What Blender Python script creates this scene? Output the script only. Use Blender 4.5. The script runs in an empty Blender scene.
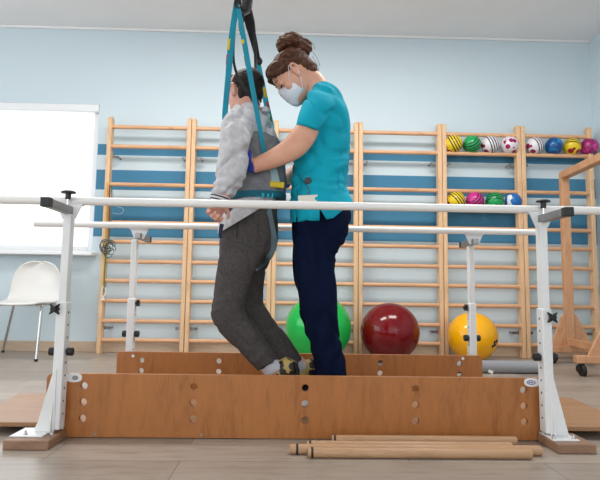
import bpy, bmesh, math, random
from mathutils import Vector, Matrix, noise, Euler
random.seed(4)
sc = bpy.context.scene
COL = sc.collection
V = Vector
# ------------------------------------------------------------------ camera
CZ, FPX = 0.58, 520.0
CAM = (Matrix.Rotation(math.radians(-1.44), 3, 'Z') @ Matrix.Rotation(math.radians(95.6), 3, 'X')
       @ Matrix.Rotation(math.radians(0.83), 3, 'Z'))
CAMT = CAM.transposed()
def ray(x, y): return CAM @ V(((x-300)/FPX, -(y-240)/FPX, -1))
def P(x, y, Y):                      # point on the vertical plane at depth Y seen at a pixel of the photograph
    d = ray(x, y); return V((0, 0, CZ)) + d*(Y/d.y)
def G(x, y, z=0.0):                  # point on a level plane
    d = ray(x, y); return V((0, 0, CZ)) + d*((z-CZ)/d.z)
def proj(p):
    q = CAMT @ (V(p)-V((0, 0, CZ))); return 300-FPX*q.x/q.z, 240+FPX*q.y/q.z
cd = bpy.data.cameras.new('camera'); cam = bpy.data.objects.new('camera', cd); COL.objects.link(cam)
cd.sensor_fit = 'HORIZONTAL'; cd.sensor_width = 36; cd.lens = FPX/600*36; cd.clip_start = .05
cam.matrix_world = Matrix.Translation((0, 0, CZ)) @ CAM.to_4x4()
sc.camera = cam
# ------------------------------------------------------------------ materials
def lin(c):
    r = []
    for v in c[:3]:
        v = v/255; r.append(v/12.92 if v <= .04045 else ((v+.055)/1.055)**2.4)
    return (*r, 1)
class NT:
    def __init__(s, name):
        s.m = bpy.data.materials.new(name); s.m.use_nodes = True; s.t = s.m.node_tree
        s.b = s.t.nodes['Principled BSDF']; s.out = s.t.nodes['Material Output']
    def n(s, typ, **kw):
        nd = s.t.nodes.new(typ)
        for k, v in kw.items(): setattr(nd, k, v)
        return nd
    def l(s, a, b): s.t.links.new(a, b)
    def math(s, op, a, b=None, c=None):
        nd = s.n('ShaderNodeMath', operation=op)
        for i, v in enumerate((a, b, c)):
            if v is None: continue
            if isinstance(v, (int, float)): nd.inputs[i].default_value = v
            else: s.l(v, nd.inputs[i])
        return nd.outputs[0]
    def mix(s, fac, a, b):
        nd = s.n('ShaderNodeMix', data_type='RGBA')
        for i, v in ((0, fac), (6, a), (7, b)):
            if isinstance(v, (int, float)): nd.inputs[i].default_value = v
            elif isinstance(v, tuple): nd.inputs[i].default_value = v
            else: s.l(v, nd.inputs[i])
        return nd.outputs[2]
    def coord(s, kind='Object', scale=(1, 1, 1), rot=(0, 0, 0)):
        tc = s.n('ShaderNodeTexCoord'); mp = s.n('ShaderNodeMapping')
        mp.inputs['Scale'].default_value = scale; mp.inputs['Rotation'].default_value = rot
        s.l(tc.outputs[kind], mp.inputs[0]); return mp.outputs[0]
    def noise(s, vec, scale=5, detail=3, rough=.5, dist=0):
        nd = s.n('ShaderNodeTexNoise'); nd.inputs['Scale'].default_value = scale
        nd.inputs['Detail'].default_value = detail; nd.inputs['Roughness'].default_value = rough
        nd.inputs['Distortion'].default_value = dist
        if vec is not None: s.l(vec, nd.inputs['Vector'])
        return nd.outputs['Fac']
    def bump(s, h, strength=.2, dist=.01):
        nd = s.n('ShaderNodeBump'); nd.inputs['Strength'].default_value = strength; nd.inputs['Distance'].default_value = dist
        s.l(h, nd.inputs['Height']); s.l(nd.outputs[0], s.b.inputs['Normal'])
    def ramp(s, fac, stops, interp='LINEAR'):
        nd = s.n('ShaderNodeValToRGB'); r = nd.color_ramp; r.interpolation = interp
        while len(r.elements) < len(stops): r.elements.new(.5)
        for e, (p, c) in zip(r.elements, stops): e.position = p; e.color = c
        s.l(fac, nd.inputs[0]); return nd.outputs[0]
def base(name, c, rough=.5, metal=0, var=.06, vscale=6, bump=0, bscale=200, spec=.5, coat=0, scale=(1, 1, 1), bdist=.002):
    t = NT(name); t.b.inputs['Roughness'].default_value = rough; t.b.inputs['Metallic'].default_value = metal
    t.b.inputs['Specular IOR Level'].default_value = spec; t.b.inputs['Coat Weight'].default_value = coat
    col = lin(c); co = t.coord('Object', scale)
    nz = t.noise(co, vscale, 3)
    dark = tuple(v*(1-var*2) for v in col[:3])+(1,); lite = tuple(min(1, v*(1+var*2)) for v in col[:3])+(1,)
    t.l(t.ramp(nz, [(.3, dark), (.7, lite)]), t.b.inputs['Base Color'])
    if bump: t.bump(t.noise(co, bscale, 2), bump, bdist)
    return t.m
def wood(name, c, c2, scale=(1, 1, 1), rough=.45, ring=3.0, coat=0):
    t = NT(name); co = t.coord('Object', scale)
    a = t.noise(co, ring, 4, .6, 1.2); b = t.noise(co, ring*9, 2, .6, .3)
    f = t.math('ADD', t.math('MULTIPLY', a, .7), t.math('MULTIPLY', b, .3))
    t.l(t.ramp(f, [(.32, lin(c2)), (.5, lin(c)), (.7, lin(tuple(min(255, v*1.05) for v in c)))]), t.b.inputs['Base Color'])
    t.b.inputs['Roughness'].default_value = rough; t.b.inputs['Coat Weight'].default_value = coat
    t.bump(b, .08, .002); return t.m
M = {}
M['pine_v'] = wood('pale_pine_upright', (224, 186, 146), (204, 160, 118), (9, 9, 1.2))
M['pine_h'] = wood('pale_pine_rung', (220, 170, 130), (196, 144, 104), (1.2, 9, 9))
M['beech'] = wood('beech_frame', (200, 150, 112), (178, 126, 88), (5, 5, 1.5))
M['birch'] = wood('varnished_birch_plywood', (172, 109, 56), (150, 91, 43), (7, 7, 1.3), .38, 2.0)
M['ply'] = wood('plywood_walkway', (158, 118, 84), (142, 103, 71), (1.2, 6, 6), .42)
M['dowel'] = wood('pale_turned_wood', (190, 150, 114), (168, 126, 92), (1, 9, 9), .5)
M['block'] = wood('brown_wood_block', (150, 116, 92), (128, 94, 72), (2, 9, 9), .5)
M['skirt'] = wood('laminate_skirting', (196, 172, 148), (176, 150, 126), (1.2, 9, 9), .45)
M['white'] = base('white_powder_coat', (232, 232, 232), .35, var=.02)
M['rail'] = base('white_painted_rail', (238, 236, 233), .3, var=.015)
M['steel'] = base('brushed_zinc_steel', (150, 150, 152), .36, .85, .05, 30)
M['chrome'] = base('chrome', (215, 215, 218), .14, 1, .02)
M['black'] = base('black_plastic', (22, 22, 24), .45, var=.1)
M['blackstrap'] = base('black_webbing', (26, 26, 29), .8, var=.15, bump=.3, bscale=500)
M['plastic'] = base('white_plastic_shell', (226, 224, 220), .38, var=.015)
M['teal'] = base('turquoise_webbing', (10, 136, 160), .75, var=.08, bump=.3, bscale=600)
M['cyan'] = base('light_turquoise_webbing', (24, 168, 190), .75, var=.08, bump=.3, bscale=600)
M['yellow'] = base('yellow_tag', (214, 186, 20), .5)
M['red'] = base('red_tag', (160, 40, 70), .5)
M['dgreen'] = base('green_tag', (20, 110, 70), .5)
M['scrub'] = base('turquoise_scrub_cotton', (10, 164, 188), .82, var=.05, bump=.25, bscale=400, spec=.25)
M['navy'] = base('navy_cotton', (16, 25, 50), .9, var=.08, bump=.25, bscale=400, spec=.06)
M['hoodie'] = base('light_grey_jersey', (196, 194, 197), .92, var=.08, vscale=40, bump=.3, bscale=500, spec=.2)
M['rib'] = base('ribbed_cuff', (214, 214, 218), .9, var=.03)
M['vest'] = base('dark_grey_harness_mesh', (122, 123, 127), .88, var=.1, vscale=30, bump=.3, bscale=600)
M['trouser'] = base('charcoal_marl', (78, 74, 73), .93, var=.10, vscale=90, bump=.35, bscale=350, spec=.15)
M['glove'] = base('blue_nitrile', (40, 66, 172), .5, var=.06)
M['mask'] = base('white_surgical_mask', (226, 228, 236), .85, var=.02)
M['sock'] = base('white_sock', (206, 206, 214), .95, var=.04, bump=.3, bscale=300)
M['card'] = base('white_card', (226, 220, 208), .4)
M['grey_foam'] = base('grey_foam', (142, 142, 146), .8, var=.04)
M['blue_mark'] = base('blue_print', (60, 80, 150), .5)
M['gymgreen'] = base('green_vinyl', (14, 178, 74), .13, var=.02, spec=.5)
M['gymred'] = base('red_vinyl', (112, 3, 14), .13, var=.02, spec=.45)
M['gymyellow'] = base('yellow_vinyl', (250, 178, 8), .13, var=.02, spec=.5)
M['ceil'] = base('white_ceiling_paint', (238, 237, 238), .9, var=.012, vscale=2)
M['frame'] = base('white_window_frame', (236, 238, 240), .4, var=.01)
M['lens'] = base('dark_eye', (40, 26, 20), .15)
def skin(name, c, c2):
    t = NT(name); co = t.coord('Object'); nz = t.noise(co, 14, 3)
    t.l(t.ramp(nz, [(.3, lin(c2)), (.7, lin(c))]), t.b.inputs['Base Color'])
    t.b.inputs['Roughness'].default_value = .5; t.b.inputs['Subsurface Weight'].default_value = .12
    t.b.inputs['Subsurface Radius'].default_value = (.012, .005, .003); t.b.inputs['Subsurface Scale'].default_value = .4
    t.bump(t.noise(co, 260, 2), .08, .001); return t.m
M['skinw'] = skin('woman_skin', (226, 172, 144), (214, 156, 130))
M['skinm'] = skin('man_skin', (222, 168, 148), (204, 142, 124))
def hairmat(name, c, c2, scale):
    t = NT(name); co = t.coord('Object', scale); nz = t.noise(co, 20, 4, .6, 1)
    t.l(t.ramp(nz, [(.35, lin(c2)), (.68, lin(c))]), t.b.inputs['Base Color'])
    t.b.inputs['Roughness'].default_value = .6; t.b.inputs['Specular IOR Level'].default_value = .22; t.bump(nz, .6, .006); return t.m
M['hairw'] = hairmat('brown_hair', (108, 70, 50), (56, 33, 23), (1, 3, 3))
M['hairm'] = hairmat('dark_brown_hair', (46, 34, 30), (18, 14, 12), (3, 3, 2))
# leopard print
t = NT('leopard_print'); co = t.coord('Object')
vo = t.n('ShaderNodeTexVoronoi'); vo.inputs['Scale'].default_value = 26; t.l(co, vo.inputs['Vector'])
f = t.math('ADD', vo.outputs['Distance'], t.math('MULTIPLY', t.noise(co, 60, 2), .3))
t.l(t.ramp(f, [(0, lin((70, 34, 20))), (.36, lin((34, 22, 18))), (.60, lin((40, 26, 18))), (.64, lin((186, 160, 92)))]), t.b.inputs['Base Color'])
M['leopard'] = t.m
# wall paint with two-tone stripe zone (height bands right of the window)
BANDS = [(1.838, 1.944), (1.505, 1.696), (1.060, 1.352)]
def wallmat(name, stripe_x=None, c=(204, 219, 226)):
    t = NT(name); g = t.n('ShaderNodeNewGeometry'); sp = t.n('ShaderNodeSeparateXYZ'); t.l(g.outputs['Position'], sp.inputs[0])
    nz = t.noise(g.outputs['Position'], 1.5, 3)
    ca = lin(c); col = t.mix(nz, tuple(v*.97 for v in ca[:3])+(1,), tuple(min(1, v*1.03) for v in ca[:3])+(1,))
    if stripe_x is not None:
        fac = None
        for a, b in BANDS:
            s = t.math('MULTIPLY', t.math('GREATER_THAN', sp.outputs[2], a), t.math('LESS_THAN', sp.outputs[2], b))
            fac = s if fac is None else t.math('ADD', fac, s)
        fac = t.math('MULTIPLY', fac, t.math('GREATER_THAN', sp.outputs[0], stripe_x))
        col = t.mix(fac, col, lin((66, 128, 162)))
    t.l(col, t.b.inputs['Base Color']); t.b.inputs['Roughness'].default_value = .75
    t.bump(t.noise(g.outputs['Position'], 120, 3), .12, .002); return t.m
# floor planks
t = NT('grey_oak_planks'); g = t.n('ShaderNodeNewGeometry'); mp = t.n('ShaderNodeMapping'); t.l(g.outputs['Position'], mp.inputs[0])
mp.inputs['Location'].default_value = (.35, .06, 0)
br = t.n('ShaderNodeTexBrick'); t.l(mp.outputs[0], br.inputs['Vector'])
br.offset = .37; br.inputs['Scale'].default_value = 1; br.inputs['Brick Width'].default_value = 1.25; br.inputs['Row Height'].default_value = .19
br.inputs['Mortar Size'].default_value = .0016; br.inputs['Bias'].default_value = 0
br.inputs['Color1'].default_value = lin((176, 163, 150)); br.inputs['Color2'].default_value = lin((150, 136, 124)); br.inputs['Mortar'].default_value = lin((112, 100, 90))
m2 = t.n('ShaderNodeMapping'); t.l(g.outputs['Position'], m2.inputs[0]); m2.inputs['Scale'].default_value = (1.6, 11, 1)
nz = t.noise(m2.outputs[0], 3.2, 5, .62, .8)
gr = t.ramp(nz, [(.3, (.62, .60, .58, 1)), (.5, (.95, .95, .95, 1)), (.75, (1.08, 1.08, 1.08, 1))])
mm = t.n('ShaderNodeMix', data_type='RGBA', blend_type='MULTIPLY'); mm.inputs[0].default_value = .75
t.l(br.outputs['Color'], mm.inputs[6]); t.l(gr, mm.inputs[7]); t.l(mm.outputs[2], t.b.inputs['Base Color'])
t.l(t.math('ADD', t.math('MULTIPLY', nz, .15), .27), t.b.inputs['Roughness']); t.bump(nz, .06, .002)
M['floor'] = t.m
# thin window glass: clear with a weak mirror
t = NT('window_glass'); tr = t.n('ShaderNodeBsdfTransparent'); gl = t.n('ShaderNodeBsdfGlossy'); gl.inputs['Roughness'].default_value = .02
fr = t.n('ShaderNodeFresnel'); fr.inputs['IOR'].default_value = 1.2; mx = t.n('ShaderNodeMixShader')
t.l(fr.outputs[0], mx.inputs[0]); t.l(tr.outputs[0], mx.inputs[1]); t.l(gl.outputs[0], mx.inputs[2]); t.l(mx.outputs[0], t.out.inputs['Surface'])
M['glass'] = t.m
def ballmat(name, c, band=(24, 22, 24), spot=(150, 24, 44), sheen=.22):
    t = NT(name); tc = t.n('ShaderNodeTexCoord'); sp = t.n('ShaderNodeSeparateXYZ'); t.l(tc.outputs['Object'], sp.inputs[0])
    z = t.math('ADD', t.math('DIVIDE', sp.outputs[2], .2), .5)
    C, K = lin(c), lin(band)
    st = [(0, C), (.40, K), (.45, C), (.52, K), (.57, C), (.64, K), (.69, C), (.76, K), (.79, C)]
    col = t.ramp(z, st, 'CONSTANT')
    vo = t.n('ShaderNodeTexVoronoi'); vo.inputs['Scale'].default_value = 13; t.l(tc.outputs['Object'], vo.inputs['Vector'])
    d = t.math('LESS_THAN', vo.outputs['Distance'], .34)
    low = t.math('LESS_THAN', z, .38)
    col = t.mix(t.math('MULTIPLY', d, low), col, lin(spot))
    t.l(col, t.b.inputs['Base Color']); t.b.inputs['Roughness'].default_value = sheen; return t.m
M['b_yellow'] = ballmat('yellow_striped_ball', (232, 200, 34))
M['b_green'] = ballmat('green_striped_ball', (22, 158, 84), spot=(70, 50, 30))
M['b_white'] = ballmat('white_striped_ball', (226, 222, 226), (36, 32, 46), (140, 30, 80))
M['b_magenta'] = ballmat('magenta_striped_ball', (196, 48, 134), (60, 16, 50), (150, 20, 80))
t = NT('white_star_ball'); tc = t.n('ShaderNodeTexCoord'); vo = t.n('ShaderNodeTexVoronoi'); vo.inputs['Scale'].default_value = 17; t.l(tc.outputs['Object'], vo.inputs['Vector'])
t.l(t.mix(t.math('LESS_THAN', vo.outputs['Distance'], .38), lin((226, 216, 222)), lin((150, 24, 86))), t.b.inputs['Base Color']); t.b.inputs['Roughness'].default_value = .25
M['b_star'] = t.m
t = NT('blue_marbled_ball'); co = t.coord('Object'); t.l(t.ramp(t.noise(co, 16, 3, .5, 1), [(.42, lin((14, 66, 128))), (.6, lin((30, 130, 190)))]), t.b.inputs['Base Color']); t.b.inputs['Roughness'].default_value = .2
M['b_blue'] = t.m
t = NT('blue_white_ball'); co = t.coord('Object'); t.l(t.ramp(t.noise(co, 12, 1, .4, .5), [(.6, lin((22, 104, 178))), (.63, lin((228, 232, 238)))], 'CONSTANT'), t.b.inputs['Base Color']); t.b.inputs['Roughness'].default_value = .25
M['b_bluewhite'] = t.m
t = NT('pink_foil_ball'); co = t.coord('Object'); t.l(t.ramp(t.noise(co, 18, 3, .5, 1), [(.42, lin((140, 26, 92))), (.6, lin((206, 62, 146)))]), t.b.inputs['Base Color']); t.b.inputs['Roughness'].default_value = .2
M['b_pink'] = t.m
# ------------------------------------------------------------------ mesh helpers
def rootloc(o):
    l = V((0, 0, 0))
    while o is not None: l += o.location; o = o.parent
    return l
class MB:
    def __init__(s): s.bm = bmesh.new()
    def _f(s, vs, fs):
        bv = [s.bm.verts.new(v) for v in vs]
        for f in fs:
            try: s.bm.faces.new([bv[i] for i in f])
            except ValueError: pass
        return s
    def box(s, lo, hi):
        x0, y0, z0 = lo; x1, y1, z1 = hi
        return s._f([(x0,y0,z0),(x1,y0,z0),(x1,y1,z0),(x0,y1,z0),(x0,y0,z1),(x1,y0,z1),(x1,y1,z1),(x0,y1,z1)],
                    [(0,3,2,1),(4,5,6,7),(0,1,5,4),(1,2,6,5),(2,3,7,6),(3,0,4,7)])
    def cbox(s, c, d, R=None):
        c = V(c); h = V(d)/2; vs = []
        for k in ((-1,-1,-1),(1,-1,-1),(1,1,-1),(-1,1,-1),(-1,-1,1),(1,-1,1),(1,1,1),(-1,1,1)):
            p = V((h.x*k[0], h.y*k[1], h.z*k[2]))
            if R is not None: p = R @ p
            vs.append(c+p)
        return s._f(vs, [(0,3,2,1),(4,5,6,7),(0,1,5,4),(1,2,6,5),(2,3,7,6),(3,0,4,7)])
    def prism(s, pts, ext):                   # planar outline pushed along ext
        pts = [V(p) for p in pts]; e = V(ext); n = len(pts)
        return s._f(pts+[p+e for p in pts], [tuple(range(n)), tuple(range(2*n-1, n-1, -1))]+[(i, (i+1) % n, (i+1) % n+n, i+n) for i in range(n)])
    def loft(s, rings, n=20, sub=4, p=2.0, cap=True):
        """rings: (centre, half-vector a, half-vector b); smooth along."""
        R = [(V(c), V(a), V(b)) for c, a, b in rings]
        out = []
        if sub > 1 and len(R) > 2:
            for i in range(len(R)-1):
                q = [R[max(i-1, 0)], R[i], R[i+1], R[min(i+2, len(R)-1)]]
                for k in range(sub):
                    u = k/sub
                    w = (-.5*u+u*u-.5*u**3, 1-2.5*u*u+1.5*u**3, .5*u+2*u*u-1.5*u**3, -.5*u*u+.5*u**3)
                    out.append(tuple(sum((q[j][m]*w[j] for j in range(4)), V((0, 0, 0))) for m in range(3)))
            out.append(R[-1])
        else: out = R
        vs = []
        for c, a, b in out:
            for k in range(n):
                th = 2*math.pi*k/n; ct, st = math.cos(th), math.sin(th)
                vs.append(c + a*(math.copysign(abs(ct)**(2/p), ct)) + b*(math.copysign(abs(st)**(2/p), st)))
        m = len(out); fs = []
        for i in range(m-1):
            for k in range(n):
                fs.append((i*n+k, i*n+(k+1) % n, (i+1)*n+(k+1) % n, (i+1)*n+k))
        if cap:
            fs.append(tuple(range(n-1, -1, -1))); fs.append(tuple(range((m-1)*n, m*n)))
        return s._f(vs, fs)
    def tube(s, path, r, n=10, sub=1):
        pts = [V(p) for p in path]; rs = r if isinstance(r, (list, tuple)) else [r]*len(pts)
        if sub > 1 and len(pts) > 2:
            np_, nr = [], []
            for i in range(len(pts)-1):
                q = [pts[max(i-1,0)], pts[i], pts[i+1], pts[min(i+2,len(pts)-1)]]; qr = [rs[max(i-1,0)], rs[i], rs[i+1], rs[min(i+2,len(pts)-1)]]
                for k in range(sub):
                    u = k/sub; w = (-.5*u+u*u-.5*u**3, 1-2.5*u*u+1.5*u**3, .5*u+2*u*u-1.5*u**3, -.5*u*u+.5*u**3)
                    np_.append(sum((q[j]*w[j] for j in range(4)), V((0,0,0)))); nr.append(sum(qr[j]*w[j] for j in range(4)))
            pts, rs = np_+[pts[-1]], nr+[rs[-1]]
        rings = []; up = None
        for i, p in enumerate(pts):
            d = (pts[min(i+1, len(pts)-1)]-pts[max(i-1, 0)]).normalized()
            if up is None: up = V((0, 0, 1)) if abs(d.z) < .9 else V((0, 1, 0))
            a = (up - d*up.dot(d)).normalized(); up = a; b = d.cross(a)
            rings.append((p, a*rs[i], b*rs[i]))
        return s.loft(rings, n, 1)
    def cyl(s, p0, p1, r, n=20, r2=None): return s.tube([p0, p1], [r, r if r2 is None else r2], n)
    def ell(s, c, rx, ry, rz, R=None, nu=20, nv=12):
        c = V(c); vs = [c + (R @ V((0, 0, -rz)) if R is not None else V((0, 0, -rz)))]
        for i in range(1, nv):
            ph = -math.pi/2+math.pi*i/nv
            for k in range(nu):
                th = 2*math.pi*k/nu; p = V((rx*math.cos(ph)*math.cos(th), ry*math.cos(ph)*math.sin(th), rz*math.sin(ph)))
                vs.append(c+(R @ p if R is not None else p))
        vs.append(c + (R @ V((0, 0, rz)) if R is not None else V((0, 0, rz)))); N = len(vs)-1
        fs = [(0, 1+(k+1) % nu, 1+k) for k in range(nu)]
        for i in range(nv-2):
            for k in range(nu): fs.append((1+i*nu+k, 1+i*nu+(k+1) % nu, 1+(i+1)*nu+(k+1) % nu, 1+(i+1)*nu+k))
        o = 1+(nv-2)*nu; fs += [(o+k, o+(k+1) % nu, N) for k in range(nu)]
        return s._f(vs, fs)
    def ribbon(s, path, wdir, w, th, sub=4):
        """flat strap; wdir is a width direction (one or per point)"""
        pts = [V(p) for p in path]; wd = wdir if isinstance(wdir, list) else [wdir]*len(pts)
        ww = w if isinstance(w, list) else [w]*len(pts); rings = []
        for i, p in enumerate(pts):
            d = (pts[min(i+1, len(pts)-1)]-pts[max(i-1, 0)]).normalized(); a = V(wd[i]); a = (a-d*a.dot(d)).normalized(); b = d.cross(a)
            rings.append((p, a*ww[i]/2*1.2, b*th/2*1.2))
        return s.loft(rings, 12, sub, 8)
    def build(s, name, mat, parent=None, smooth=True, bevel=0, angle=35, recalc=True):
        if recalc: bmesh.ops.recalc_face_normals(s.bm, faces=s.bm.faces)
        L = rootloc(parent) if parent else V((0, 0, 0))
        if parent is None:
            lo = V([min(v.co[i] for v in s.bm.verts) for i in range(3)]); hi = V([max(v.co[i] for v in s.bm.verts) for i in range(3)])
            L = V(((lo.x+hi.x)/2, (lo.y+hi.y)/2, lo.z))
        bmesh.ops.translate(s.bm, verts=s.bm.verts, vec=-L)
        me = bpy.data.meshes.new(name); s.bm.to_mesh(me); s.bm.free()
        return finish(name, me, mat, parent, L, smooth, bevel, angle)
def finish(name, me, mat, parent, L, smooth=True, bevel=0, angle=35):
    if mat is not None:
        me.materials.clear(); me.materials.append(mat)
    if smooth:
        for p in me.polygons: p.use_smooth = True
        me.set_sharp_from_angle(angle=math.radians(angle))
    o = bpy.data.objects.new(name, me); COL.objects.link(o)
    if parent: o.parent = parent
    else: o.location = L
    if bevel:
        b = o.modifiers.new('bevel', 'BEVEL'); b.width = bevel; b.segments = 2; b.limit_method = 'ANGLE'; b.angle_limit = math.radians(40)
    return o
def thing(name, label, cat, loc, group=None):
    o = bpy.data.objects.new(name, None); COL.objects.link(o); o.location = loc; o.empty_display_size = .05
    o['label'] = label; o['category'] = cat
    if group: o['group'] = group
    return o
def tag(o, label, cat, group=None):
    o['label'] = label; o['category'] = cat
    if group: o['group'] = group
    return o
def struct(o): o['kind'] = 'structure'; return o
def union(mb, name, mat, parent, voxel=.006, smooth=3, disp=None, cut=None, angle=60, seams=()):
    """melt overlapping shapes into one continuous skin, then fold/trim it"""
    bmesh.ops.recalc_face_normals(mb.bm, faces=mb.bm.faces)
    me = bpy.data.meshes.new('tmp'); mb.bm.to_mesh(me); mb.bm.free()
    o = bpy.data.objects.new('tmp', me); COL.objects.link(o)
    r = o.modifiers.new('r', 'REMESH'); r.mode = 'VOXEL'; r.voxel_size = voxel
    if smooth:
        q = o.modifiers.new('s', 'SMOOTH'); q.factor = .5; q.iterations = smooth
    dg = bpy.context.evaluated_depsgraph_get(); dg.update()
    m2 = bpy.data.meshes.new_from_object(o.evaluated_get(dg))
    bpy.data.objects.remove(o); bpy.data.meshes.remove(me)
    if disp:
        nr = [v.normal.copy() for v in m2.vertices]
        for v, n in zip(m2.vertices, nr): v.co += n*disp(v.co, n)
    if cut:
        bm = bmesh.new(); bm.from_mesh(m2)
        for (x0, y0, x1, y1) in seams:      # clean straight edge where the cloth is trimmed
            nn = ray(x0, y0).cross(ray(x1, y1)).normalized()
            bmesh.ops.bisect_plane(bm, geom=bm.verts[:]+bm.edges[:]+bm.faces[:], plane_co=V((0, 0, CZ)), plane_no=nn, dist=1e-5)
        bmesh.ops.delete(bm, geom=[f for f in bm.faces if cut(f.calc_center_median(), f.normal)], context='FACES')
        bm.to_mesh(m2); bm.free()
    L = rootloc(parent)
    for v in m2.vertices: v.co -= L
    m2.name = name
    return finish(name, m2, mat, parent, L, True, 0, angle)
def sec(xl, yl, xr, yr, Y, b, Yb=None):        # a cross-section: its two outline points in the photograph and its half depth
    A, B = P(xl, yl, Y), P(xr, yr, Yb if Yb else Y); return ((A+B)/2, (B-A)/2, V((0, b, 0)))
# ------------------------------------------------------------------ room
YW = 4.88; ZC = 3.095
XR = P(590, 60, YW).x
wl = P(95.6, 180, YW).x; wt = P(80, 104, YW).z; wb = P(60, 252, YW).z      # window opening: right edge, top, bottom
WLX = wl-2.3
XL = -4.6; YN = -2.6
mb = MB(); mb.box((XL-.2, YN, -.1), (XR+.2, YW+.3, 0)); struct(mb.build('floor', M['floor'], smooth=False))
mb = MB(); mb.box((XL-.2, YN, ZC), (XR+.2, YW+.3, ZC+.12)); struct(mb.build('ceiling', M['ceil'], smooth=False))
wm = wallmat('striped_blue_wall_paint', wl+.004)
mb = MB(); T = .28
mb.box((XL-.2, YW, 0), (WLX, YW+T, ZC)); mb.box((wl, YW, 0), (XR+.2, YW+T, ZC))
mb.box((WLX, YW, 0), (wl, YW+T, wb)); mb.box((WLX, YW, wt), (wl, YW+T, ZC))
struct(mb.build('wall_back', wm, smooth=False))
plain = wallmat('blue_wall_paint')
mb = MB(); mb.box((XR, YN, 0), (XR+.2, YW, ZC)); struct(mb.build('wall_right', plain, smooth=False))
# left wall with a wide window opening (daylight comes in here, outside the photograph)
mb = MB(); oy0, oy1, oz0, oz1 = -.6, 3.9, .85, 2.75
mb.box((XL-.2, YN, 0), (XL, oy0, ZC)); mb.box((XL-.2, oy1, 0), (XL, YW, ZC)); mb.box((XL-.2, oy0, 0), (XL, oy1, oz0)); mb.box((XL-.2, oy0, oz1), (XL, oy1, ZC))
struct(mb.build('wall_left', plain, smooth=False))
mb = MB()
for y in (oy0+.03, oy0+1.5, oy0+3.0, oy1-.03): mb.box((XL-.14, y-.03, oz0), (XL-.08, y+.03, oz1))
for z in (oz0+.03, oz1-.03): mb.box((XL-.135, oy0+.06, z-.03), (XL-.085, oy1-.06, z+.03))
struct(mb.build('window_2', M['frame'], smooth=False))
mb = MB(); mb.box((WLX-2, YW-.014, 0), (XR, YW, .093)); struct(mb.build('baseboard_back', M['skirt'], bevel=.003))
mb = MB(); mb.box((XR-.014, YN, 0), (XR, YW-.014, .093)); struct(mb.build('baseboard_right', M['skirt'], bevel=.003))
mb = MB(); mb.box((XL, YW-.02, ZC-.022), (XR, YW, ZC)); struct(mb.build('trim_1', M['ceil'], bevel=.004))
# window in the back wall
win = bpy.data.objects.new('window_1', None); COL.objects.link(win); win.location = (wl-1.1, YW, wb); win['kind'] = 'structure'
fy0, fy1 = YW+.05, YW+.12; fw = .062
mb = MB(); mb.box((WLX, fy0, wb), (WLX+fw, fy1, wt)); mb.box((wl-fw, fy0, wb), (wl, fy1, wt)); mb.box((WLX+fw, fy0+.002, wb), (wl-fw, fy1-.002, wb+fw)); mb.box((WLX+fw, fy0+.002, wt-fw), (wl-fw, fy1-.002, wt))
mb.box((wl-1.19, fy0+.004, wb+fw), (wl-1.11, fy1-.004, wt-fw)); mb.build('window_frame', M['frame'], win, bevel=.006)
mb = MB(); mb.box((WLX+fw, fy0+.03, wb+fw), (wl-1.19, fy0+.038, wt-fw)); mb.build('window_pane', M['glass'], win, smooth=False)
mb = MB(); mb.box((wl-1.11, fy0+.03, wb+fw), (wl-fw, fy0+.038, wt-fw)); mb.build('window_pane', M['glass'], win, smooth=False)
mb = MB(); mb.box((WLX-.06, YW-.13, wb-.035), (wl+.05, fy0, wb)); mb.build('window_sill', M['frame'], win, bevel=.008)
mb = MB(); mb.box((WLX+.004, YW-.004, wt-.075), (wl-.004, fy0-.002, wt)); mb.build('blind_cassette', M['frame'], win, bevel=.008)
# ------------------------------------------------------------------ wall bars
YF = 4.72; YB = 4.80
PX = [P(x, 240, YF).x for x in (101.5, 187.5, 272, 358.5, 443.5, 524, 597)]
RZ = [2.073, 1.888, 1.531, 1.352, 1.178, 1.003, .823, .648, .469, .290, .121]
names = ['wooden wall bars nearest the bright window, hung with exercise bands', 'wooden wall bars directly behind the man in grey',
         'wooden wall bars behind the woman in turquoise, green gym ball at foot', 'wooden wall bars with the red gym ball at its foot',
         'wooden wall bars holding two rows of small balls', 'wooden wall bars at the right corner, one row of balls at its top']
for i in range(6):
    x0 = PX[i] + (.0 if i == 0 else .002); x1 = PX[i+1]-.002
    w = .039
    r = thing('wall_bars', names[i], 'wall bars', ((x0+x1)/2, YF+.04, 0), 'wall bars along the back wall')
    for a in (x0, x1-w):
        top = 2.165
        mb = MB(); mb.prism([(a, YF, 0), (a, YB, 0), (a, YB, top-.01), (a, YB-.03, top+.004), (a, YF+.02, top+.004), (a, YF, top-.02)], (w, 0, 0))
        mb.build('post', M['pine_v'], r, bevel=.005)
    for z in RZ:
        mb = MB(); cx = YF+.03
        mb.loft([((x0+w-.008, cx, z), (0, .019, 0), (0, 0, .0185)), ((x1-w+.008, cx, z), (0, .019, 0), (0, 0, .0185))], 16, 1, 2.3)
        mb.build('rung', M['pine_h'], r, angle=50)
    for a, s in ((x0+w, 1), (x1-w, -1)):
        for z in (1.80, .225):
            mb = MB(); mb.cbox((a+s*.012, YB-.012, z), (.024, .004, .03)); mb.cbox((a+s*.03, YB-.002, z), (.05, .004, .026)); mb.cyl((a+s*.045, YB-.004, z), (a+s*.045, YW, z), .008, 10)
            mb.build('wall_bracket', M['steel'], r, bevel=.001)
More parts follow.
